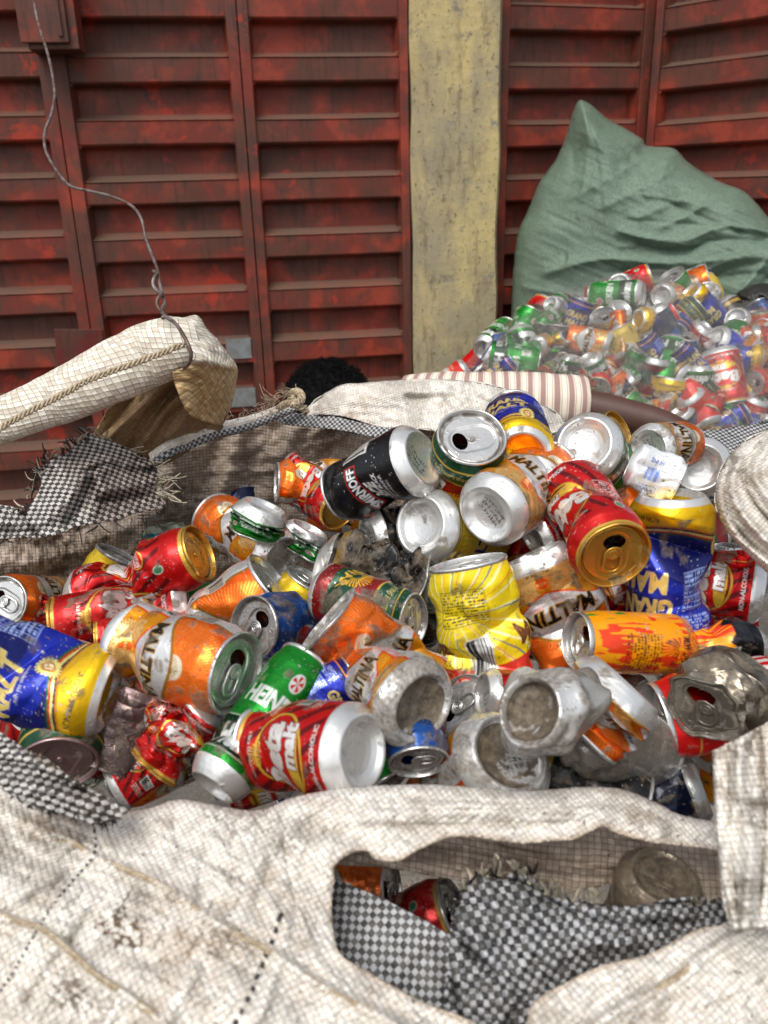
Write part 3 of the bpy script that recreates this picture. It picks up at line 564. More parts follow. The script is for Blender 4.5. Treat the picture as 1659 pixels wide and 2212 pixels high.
# ------------------------------------------------------------------ cloth tools
def seg_dist(P, poly, closed=False):
    """distance of points P (n,2) to a polyline, and the nearest points"""
    A = np.asarray(poly, float); B = np.roll(A, -1, 0) if closed else A[1:]; A = A if closed else A[:-1]
    best = np.full(len(P), 1e9); near = np.zeros((len(P), 2)); tt = np.zeros(len(P)); acc = 0
    for a, b in zip(A, B):
        ab = b - a; L = (ab @ ab) or 1e-9; t = np.clip(((P - a) @ ab) / L, 0, 1); q = a + t[:, None] * ab; d = np.hypot(*(P - q).T)
        m = d < best; best[m] = d[m]; near[m] = q[m]; tt[m] = (acc + t * math.sqrt(L))[m]; acc += math.sqrt(L)
    return best, near, tt
def inside(P, poly):
    x, y = P[:, 0], P[:, 1]; r = np.zeros(len(P), bool); A = np.asarray(poly, float)
    for (x0, y0), (x1, y1) in zip(A, np.roll(A, -1, 0)):
        if y0 == y1: continue
        m = ((y0 > y) != (y1 > y)) & (x < (x1 - x0) * (y - y0) / (y1 - y0) + x0); r ^= m
    return r
def smooth_line(p, n=6, closed=False):
    p = [np.asarray(q, float) for q in p]; out = []; N = len(p)
    for i in range(N if closed else N - 1):
        g = lambda k: p[k % N] if closed else p[min(max(k, 0), N - 1)]
        a, b, c, d = g(i - 1), g(i), g(i + 1), g(i + 2)
        for j in range(n):
            t = j / n; out.append(.5 * (2 * b + (c - a) * t + (2 * a - 5 * b + 4 * c - d) * t * t + (3 * b - a - 3 * c + d) * t ** 3))
    if not closed: out.append(p[-1])
    return np.array(out)
def ragged(poly, amp, seed=0, closed=True, step=5.):
    p = np.asarray(poly, float); out = []
    for a, b in zip(p, np.roll(p, -1, 0) if closed else p[1:]):
        n = max(1, int(np.hypot(*(b - a)) / step)); out += [a + (b - a) * k / n for k in range(n)]
    out = np.array(out); q = np.concatenate([out / 11., np.full((len(out), 1), seed)], 1)
    return out + np.stack([fbm(q, 3, seed) - .5, fbm(q + 31, 3, seed) - .5], -1) * 2 * amp
def tps(ctrl):
    c = np.asarray(ctrl, float); X = c[:, :2] / 1000; n = len(X)
    k = lambda r: np.where(r > 1e-9, r * r * np.log(np.maximum(r, 1e-9)), 0)
    Kk = k(np.hypot(X[:, None, 0] - X[None, :, 0], X[:, None, 1] - X[None, :, 1])) + np.eye(n) * 1e-5; Pm = np.concatenate([np.ones((n, 1)), X], 1)
    A = np.zeros((n + 3, n + 3)); A[:n, :n] = Kk; A[:n, n:] = Pm; A[n:, :n] = Pm.T; s = np.linalg.solve(A, np.concatenate([c[:, 2], np.zeros(3)]))
    def f(P):
        Q = P / 1000; r = 0
        for i in range(n): r = r + s[i] * k(np.hypot(Q[:, 0] - X[i, 0], Q[:, 1] - X[i, 1]))
        return r + s[n] + Q @ s[n + 1:n + 3]
    return f
def planeuv(W, rot):
    c = W.mean(0); X = W - c; _, _, vt = np.linalg.svd(X[::max(1, len(X) // 3000)], full_matrices=False); n = vt[2]
    ux = np.array(camdir(1, 0, 0)); ux = ux - n * (ux @ n); ux /= np.linalg.norm(ux); uy = np.cross(n, ux); a = R(rot); return np.stack([X @ (ux * math.cos(a) + uy * math.sin(a)), X @ (-ux * math.sin(a) + uy * math.cos(a))], -1)
def sheet(name, poly, ctrl, mat, parent=None, step=3.4, holes=(), ridges=(), rolls=(), noise=((.004, 60, 60),), rot=0, col=None, thick=.0012, rag=1.5, seed=0, warp=0., curve=True):
    poly = np.asarray(poly, float)
    if curve: poly = smooth_line(poly, 5, True)
    poly = ragged(poly, rag, seed); holes = [ragged(smooth_line(h, 5, True) if curve else h, rag, seed + 1) for h in holes]
    x0, y0 = poly.min(0) - step; x1, y1 = poly.max(0) + step; xs = np.arange(x0, x1, step); ys = np.arange(y0, y1, step); nx, ny = len(xs), len(ys)
    G = np.stack(np.meshgrid(xs, ys), -1).reshape(-1, 2); Q = gridq(ny, nx, False); cen = G[Q].mean(1); k = inside(cen, poly)
    for h in holes: k &= ~inside(cen, h)
    Q = Q[k]; cnt = np.bincount(Q.ravel(), minlength=len(G)); bnd = np.where((cnt > 0) & (cnt < 4))[0]
    bd = np.full(len(bnd), 1e9); bn = G[bnd].copy()
    for pl in [poly] + list(holes):
        d, n_, _ = seg_dist(G[bnd], pl, True); m = d < bd; bd[m] = d[m]; bn[m] = n_[m]
    m = bd < step * 1.1; G[bnd[m]] = bn[m]
    used = np.where(cnt > 0)[0]; remap = np.full(len(G), -1); remap[used] = np.arange(len(used)); G = G[used]; Q = remap[Q]
    D = tps(ctrl)(G); W0 = at(G[:, 0], G[:, 1], D); uv = planeuv(W0, rot)
    G3 = np.concatenate([G, np.full((len(G), 1), seed * 3.3)], 1)
    for r in ridges:
        d, _, t = seg_dist(G, smooth_line(r[0], 6)); a = r[2] * (1 + .35 * np.sin(t / 37. + seed)); ty = r[3] if len(r) > 3 else 'g'
        D = D - (a * np.exp(-(d / r[1]) ** 2) if ty == 'g' else a * np.exp(-d / r[1]))
    for r in rolls:
        d, _, _ = seg_dist(G, smooth_line(r[0], 6)); q = np.clip(1 - d / r[1], 0, 1); D = D + r[2] * (1 - np.sqrt(np.maximum(0, 1 - q * q)))
    for nz in noise:
        amp, sx, sy = nz[:3]; a = R(nz[3]) if len(nz) > 3 else 0
        U = G[:, 0] * math.cos(a) + G[:, 1] * math.sin(a); V = -G[:, 0] * math.sin(a) + G[:, 1] * math.cos(a)
        n = fbm(np.stack([U / sx, V / sy, 0 * U + seed * 2.7], -1), 3, seed + 11); D = D - amp * (1 - np.abs(n * 2 - 1) * 2.2)
    W = at(G[:, 0], G[:, 1], D)
    if warp: uv = uv + warp * np.stack([fbm(G3 / 90., 2, 5) - .5, fbm(G3 / 90. + 50, 2, 6) - .5], -1)
    c = col(G) if col is not None else np.ones((len(G), 3))
    me = mesh_np(name, W, Q, c, uv); me.materials.append(M[mat]); o = link(name, me, parent)
    if thick: md = o.modifiers.new('thick', 'SOLIDIFY'); md.thickness = thick; md.offset = 0
    return o
def sweep(name, path, rad, mat, parent=None, k=14, flat=1., uvk=True, wob=0., seed=0, twist=0., cap=True):
    """tube through world points; rad per point (metres)"""
    path = np.asarray(path, float); n = len(path); rad = np.broadcast_to(rad, (n,)); tg = np.gradient(path, axis=0); tg /= np.linalg.norm(tg, axis=1)[:, None] + 1e-12
    up = np.array(camdir(0, 0, 1)); sd = np.cross(tg, up); sd /= np.linalg.norm(sd, axis=1)[:, None] + 1e-9; un = np.cross(sd, tg)
    an = np.arange(k) / k * 2 * math.pi; rr = rad[:, None] * np.ones((1, k))
    if wob:
        A = np.stack([np.cos(an)[None] * 1.6 + 0 * rr, np.sin(an)[None] * 1.6 + 0 * rr, np.arange(n)[:, None] * .12 + 0 * rr], -1); rr = rr * (1 + wob * (fbm(A + seed, 3, seed) - .5) * 2)
    V = path[:, None] + rr[..., None] * (np.cos(an)[None, :, None] * sd[:, None] + flat * np.sin(an)[None, :, None] * un[:, None])
    L = np.concatenate([[0], np.cumsum(np.linalg.norm(np.diff(path, axis=0), axis=1))])
    V2 = np.concatenate([V, V[:, :1]], 1); Q = gridq(n, k + 1, False); u = L[:, None] + 0 * rr[:, :1] @ np.ones((1, k + 1)); v = np.arange(k + 1)[None] / k * (rad.mean() * 2 * math.pi) + twist * L[:, None]
    W = V2.reshape(-1, 3); F_ = [Q]
    uv = np.stack([np.broadcast_to(u, (n, k + 1)), np.broadcast_to(v, (n, k + 1))], -1).reshape(-1, 2)
    if cap:
        W = np.concatenate([W, path[:1], path[-1:]]); uv = np.concatenate([uv, [[0, 0], [L[-1], 0]]]); i0 = len(W) - 2; j = np.arange(k)
        F_.append(np.stack([j + 1, j, np.full(k, i0)], -1)); b = (n - 1) * (k + 1); F_.append(np.stack([b + j, b + j + 1, np.full(k, i0 + 1)], -1))
    me = mesh_np(name, W, F_, np.ones((len(W), 3)), uv); me.materials.append(M[mat]); return link(name, me, parent)
def cord(name, pts, r, mat, parent, strands=3, pitch=26., k=6, n=None):
    """braided stitching: strands twisted round a picture-space line (px, py, d), joined in one mesh"""
    p = smooth_line(pts, 14); L = np.concatenate([[0], np.cumsum(np.hypot(*np.diff(p[:, :2], axis=0).T))]); W = at(p[:, 0], p[:, 1], p[:, 2]); bm = bmesh.new(); Vs, Qs, o_ = [], [], 0
    N = int(L[-1] / 2.5); t = np.linspace(0, L[-1], N); C_ = np.stack([np.interp(t, L, W[:, i]) for i in range(3)], -1); tg = np.gradient(C_, axis=0); tg /= np.linalg.norm(tg, axis=1)[:, None]
    sd = np.cross(tg, np.array(camdir(0, 0, 1))); sd /= np.linalg.norm(sd, axis=1)[:, None]; un = np.cross(sd, tg); an = np.arange(k) / k * 2 * math.pi
    for s in range(strands):
        ph = t / pitch * 2 * math.pi + s * 2 * math.pi / strands; jit = .7 + .6 * vnoise(np.stack([t / 18, 0 * t + s, 0 * t], -1), s)
        P = C_ + r * .75 * (np.cos(ph)[:, None] * sd + .7 * np.sin(ph)[:, None] * un); V = P[:, None] + (r * .55 * jit)[:, None, None] * (np.cos(an)[None, :, None] * sd[:, None] + np.sin(an)[None, :, None] * un[:, None])
        Vs.append(V.reshape(-1, 3)); Qs.append(gridq(N, k, True) + o_); o_ += N * k
    bm.free(); me = mesh_np(name, np.concatenate(Vs), np.concatenate(Qs), np.ones((o_, 3))); me.materials.append(M[mat]); return link(name, me, parent)
def fringe(name, line, d, mat, parent, n, lmin, lmax, wpx, dirs, seed=0, curl=.6):
    """loose tape ends along a torn edge (picture-space line, depth), direction in degrees, one mesh"""
    r_ = random.Random(seed); p = smooth_line(line, 5); Vs, Qs, o_ = [], [], 0; f = tps(d) if isinstance(d, list) else None
    for i in range(n):
        q = p[r_.randrange(len(p))] + np.array([r_.uniform(-4, 4), r_.uniform(-4, 4)]); a = R(r_.uniform(*dirs)); L = r_.uniform(lmin, lmax) * r_.uniform(.4, 1); w_ = wpx * r_.uniform(.5, 1.2); c = r_.uniform(-curl, curl); m = 9
        d0 = float(f(q[None])[0]) if f else d; dz = r_.uniform(-.03, .012); pts = []; x, y = q
        for j in range(m): pts.append((x, y, d0 - .002 + dz * (j / m) ** 1.5)); x += math.cos(a) * L / m; y -= math.sin(a) * L / m; a += c * 2.2 / m + r_.uniform(-.2, .2)
        pts = np.array(pts); W = at(pts[:, 0], pts[:, 1], pts[:, 2]); tg = np.gradient(W, axis=0); tg /= np.linalg.norm(tg, axis=1)[:, None] + 1e-9; up = np.array([r_.gauss(0, 1) for _ in range(3)]); sd = np.cross(tg, up); sd /= np.linalg.norm(sd, axis=1)[:, None] + 1e-9; nn = np.cross(sd, tg)
        ww = w_ / F * d0 * .5 * (1 - .6 * np.linspace(0, 1, m) ** 3)[:, None]; th = .00025
        V = np.stack([W - sd * ww - nn * th, W + sd * ww - nn * th, W + sd * ww + nn * th, W - sd * ww + nn * th], 1); Vs.append(V.reshape(-1, 3)); Qs.append(gridq(m, 4, True) + o_); o_ += m * 4
    me = mesh_np(name, np.concatenate(Vs), np.concatenate(Qs), np.ones((o_, 3))); me.materials.append(M[mat]); return link(name, me, parent)
def cr(l, ox, oy, k=1 / 3): return [(ox + x * k, oy + y * k) for x, y in l]
def stains(spots, base=.0, amt=1.):
    def f(G):
        G3 = np.concatenate([G, np.zeros((len(G), 1))], 1); n = fbm(G3 / 60., 4, 3); n2 = fbm(G3 / 9., 3, 8); m = sm(n, .5, .75) * .35 * amt
        for x, y, r, s in spots: m = np.maximum(m, s * sm(1.25 - np.hypot(G[:, 0] - x, G[:, 1] - y) / r + (n2 - .5) * 1.5, .35, .9) * sm(n2, .45, .62))
        m = m[:, None]; return 1 - m * (1 - lin([.42, .34, .25]))
    return f
# ------------------------------------------------------------------ ground and the louvred red doors
def wallpt(anchor, yaw, px, py):
    """ray through a picture point onto an upright plane: returns s along it and z"""
    o = np.array([0, 0, CAMZ]); dr = at(px, py, 1.) - o; n = np.array([-math.sin(yaw), math.cos(yaw), 0]); t = ((anchor - o) @ n) / (dr @ n); p = o + dr * t
    return (p - anchor) @ np.array([math.cos(yaw), math.sin(yaw), 0]), p[2]
def box_v(x0, x1, y0, y1, z0, z1):
    v = [(x, y, z) for z in (z0, z1) for y in (y0, y1) for x in (x0, x1)]
    return v, [(0, 1, 3, 2)[::-1], (4, 5, 7, 6), (0, 1, 5, 4), (1, 3, 7, 5), (3, 2, 6, 7), (2, 0, 4, 6)]
def mesh_boxes(name, boxes, mat, parent, bevel=.0025):
    bm = bmesh.new()
    for b in boxes:
        v, f = box_v(*b); vs = [bm.verts.new(q) for q in v]
        for q in f: bm.faces.new([vs[i] for i in q])
    bmesh.ops.recalc_face_normals(bm, faces=bm.faces)
    if bevel: bmesh.ops.bevel(bm, geom=list(bm.edges), offset=bevel, segments=2, affect='EDGES', profile=.6)
    me = bpy.data.meshes.new(name); bm.to_mesh(me); bm.free(); me.materials.append(M[mat]); return link(name, me, parent)
def louvre(name, x0, x1, zline, p, mat, parent, zlo, zhi, rec=.048):
    """pressed louvres: projecting bands, a recess under each, a sloping ledge up to the next one"""
    prof = []; k0 = int(math.floor((zlo - zline) / p)); k1 = int(math.ceil((zhi - zline) / p)) + 1
    for k in range(k1, k0 - 1, -1):
        z = zline + k * p
        prof += [(-.004, z + .39 * p), (-.001, z + .37 * p), (0, z + .02 * p), (.002, z), (.006, z - .003), (rec - .003, z - .010), (rec, z - .016), (rec, z - .50 * p), (rec - .004, z - .52 * p), (.002, z - .605 * p)]
    nx = 28; xs = np.concatenate([[x0], np.linspace(x0 + .010, x1 - .010, nx - 2), [x1]]); V = np.array([(x, y, z) for (y, z) in prof for x in xs])
    V[:, 1] += (fbm(V * np.array([2.2, 0, 3.]) + 5 + x0, 3, 3) - .5) * .012; V[:, 2] += (fbm(V * np.array([2., 0, 9.]) + 9, 2, 8) - .5) * .006
    # pressed ends: the recess closes near the side frames
    e = np.minimum(V[:, 0] - x0, x1 - V[:, 0]); V[:, 1] = np.where(e < .004, np.minimum(V[:, 1], .001), V[:, 1])
    me = mesh_np(name, V, gridq(len(prof), nx, False)[:, ::-1], smooth=False); me.materials.append(M[mat])
    o = link(name, me, parent); return o
A0 = at(700, 430, 1.); A0 = np.array([0, 0, CAMZ]) + (A0 - [0, 0, CAMZ]) / (A0 - [0, 0, CAMZ])[1] * 2.8
def leaf(label, anchor, yaw, xl, xr, xa, xb, ylv, line, p, zlo=0.02, zhi=2.75, xlow=None):
    """xl..xr outer edges, xa..xb louvre edges in the picture at height ylv"""
    s = [wallpt(anchor, yaw, x, ylv)[0] for x in (xl, xr, xa, xb)]; zl = wallpt(anchor, yaw, line[0], line[1])[1]
    e = empty('door_leaf', anchor * [1, 1, 0]); e.rotation_euler = (0, 0, yaw); tag(e, label, 'metal door', 'red louvred metal door leaves')
    louvre('louvre_panel', s[2], s[3], zl, p, 'door', e, zlo + .1, zhi - .1)
    mesh_boxes('stile', [(s[0], s[2], -.012, .04, zlo, zhi)], 'door', e); mesh_boxes('stile', [(s[3], s[1], -.012, .04, zlo, zhi)], 'door', e)
    mesh_boxes('rail', [(s[2], s[3], -.010, .04, zhi - .08, zhi - .002)], 'door', e); mesh_boxes('rail', [(s[2], s[3], -.010, .04, zlo, zlo + .09)], 'door', e)
    return e, s
Y8 = R(8)
PP = .0594 * 2.8
eC, sC = leaf('red louvred door leaf directly left of the ochre pillar', A0, Y8, 541, 884, 562, 866, 400, (700, 306), PP)
eB, sB = leaf('red louvred door leaf in the middle, behind the hanging wire', A0, Y8, 152, 539, 182, 517, 400, (350, 312), PP)
eA, sA = leaf('red louvred door leaf at the left edge under the wall box', A0, Y8, -420, 150, -390, 124, 400, (60, 304), PP)
mesh_boxes('grey_primer_patch', [(sB[3] - .085, sB[3] - .005, -.0055, -.003, *sorted((wallpt(A0, Y8, 520, 774)[1], wallpt(A0, Y8, 520, 730)[1])))], 'primer', eB, 0)
mesh_boxes('grey_primer_patch', [(sB[3] - .105, sB[3] - .003, -.0055, -.003, *sorted((wallpt(A0, Y8, 520, 878)[1], wallpt(A0, Y8, 520, 838)[1])))], 'primer', eB, 0)
aD = at(1090, 400, 1.); aD = np.array([0, 0, CAMZ]) + (aD - [0, 0, CAMZ]) / (aD - [0, 0, CAMZ])[1] * 2.93
Y9 = R(14)
eD, sD = leaf('narrow red louvred door leaf directly right of the ochre pillar', aD, Y9, 1071, 1388, 1092, 1368, 330, (1250, 193), PP)
aE = at(1398, 330, 1.); aE = np.array([0, 0, CAMZ]) + (aE - [0, 0, CAMZ]) / (aE - [0, 0, CAMZ])[1] * 3.0
eE, sE = leaf('red louvred door leaf standing ajar at the right edge behind the green sack', aE, R(-42), 1396, 1860, 1412, 1830, 330, (1430, 195), PP)
o = mesh_boxes('red_plate', [(0, 0.145, -.02, -.0135, -.12, .12)], 'red_plate', None, .001)
s_, z_ = wallpt(A0, Y8, 138, 850); s2_, z2_ = wallpt(A0, Y8, 138, 730)
o.matrix_world = Matrix.Translation(A0 * [1, 1, 0] + np.array([math.cos(Y8) * s_, math.sin(Y8) * s_, (z_ + z2_) / 2])) @ Matrix.Rotation(Y8, 4, 'Z') @ Matrix.Rotation(R(3), 4, 'Y')
tag(o, 'flat dark red metal plate on the door behind the tied sack corner', 'metal plate')
# wall behind the leaves (the dark room and its brick mass)
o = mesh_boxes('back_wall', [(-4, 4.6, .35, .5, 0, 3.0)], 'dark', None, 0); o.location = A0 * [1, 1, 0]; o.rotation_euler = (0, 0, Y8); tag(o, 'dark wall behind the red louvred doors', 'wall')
# pillar with a chamfered left arris
s0 = wallpt(A0, Y8, 886, 400)[0]; s1 = wallpt(A0, Y8, 1071, 400)[0]
bm = bmesh.new(); wd = s1 - s0 - .004; pl = [(0, .12), (.0, -.012), (.044, -.070), (wd - .012, -.066), (wd, -.045), (wd, .12)]
nz = 90; rings = []
for k in range(nz + 1):
    z = 3.0 * k / nz; rr = random.Random(k)
    rings.append([bm.verts.new((x + (fbm(np.array([[x * 9, z * 5, 3.]]), 3, 2)[0] - .5) * .016, y + (fbm(np.array([[x * 9, z * 6, 9.]]), 3, 5)[0] - .5) * .012, z)) for x, y in pl])
for k in range(nz):
    for i in range(6): bm.faces.new((rings[k][i], rings[k][(i + 1) % 6], rings[k + 1][(i + 1) % 6], rings[k + 1][i]))
bm.faces.new(rings[0][::-1]); bm.faces.new(rings[-1]); bmesh.ops.recalc_face_normals(bm, faces=bm.faces)
me = bpy.data.meshes.new('pillar'); bm.to_mesh(me); bm.free(); me.materials.append(M['pillar']); pil = link('pillar', me)
pil.location = A0 * [1, 1, 0] + np.array([math.cos(Y8) * (s0 + .002), math.sin(Y8) * (s0 + .002), 0]); pil.rotation_euler = (0, 0, Y8); tag(pil, 'weathered ochre plastered pillar between the red doors', 'pillar')
# box on the doors, top left
sb0, zb = wallpt(A0, Y8, 24, 86); sb1, _ = wallpt(A0, Y8, 122, 86)
e = empty('wall_box', A0 * [1, 1, 0]); e.rotation_euler = (0, 0, Y8); tag(e, 'red painted metal box fixed to the doors at the top left', 'metal box')
mesh_boxes('box_body', [(sb0 + .066, sb1 + .078, -.11, -.0145, zb - .040, 2.4)], 'door', e, .003); mesh_boxes('cover', [(sb0 + .052, sb1 + .055, -.125, -.112, zb - .026, 2.41)], 'door', e, .003); mesh_boxes('hinge', [(sb1 + .030, sb1 + .042, -.132, -.1265, zb - .012, 2.4)], 'red_plate', e, .002)
g = mesh_np('ground', np.array([(-60, -60, 0), (60, -60, 0), (60, 60, 0), (-60, 60, 0)], float), np.array([[0, 1, 2, 3]])); g.materials.append(M['ground']); tag(link('ground', g), kind='structure')
# ------------------------------------------------------------------ the cans heaped in the big sack
REL = {'sq', 'pin', 'bend', 'shear'}
def relops(ops, spin): return [((o[0], o[1] + spin) + tuple(o[2:])) if o[0] in REL else o for o in ops]
PILE = 'empty drink cans heaped in the open white sack'
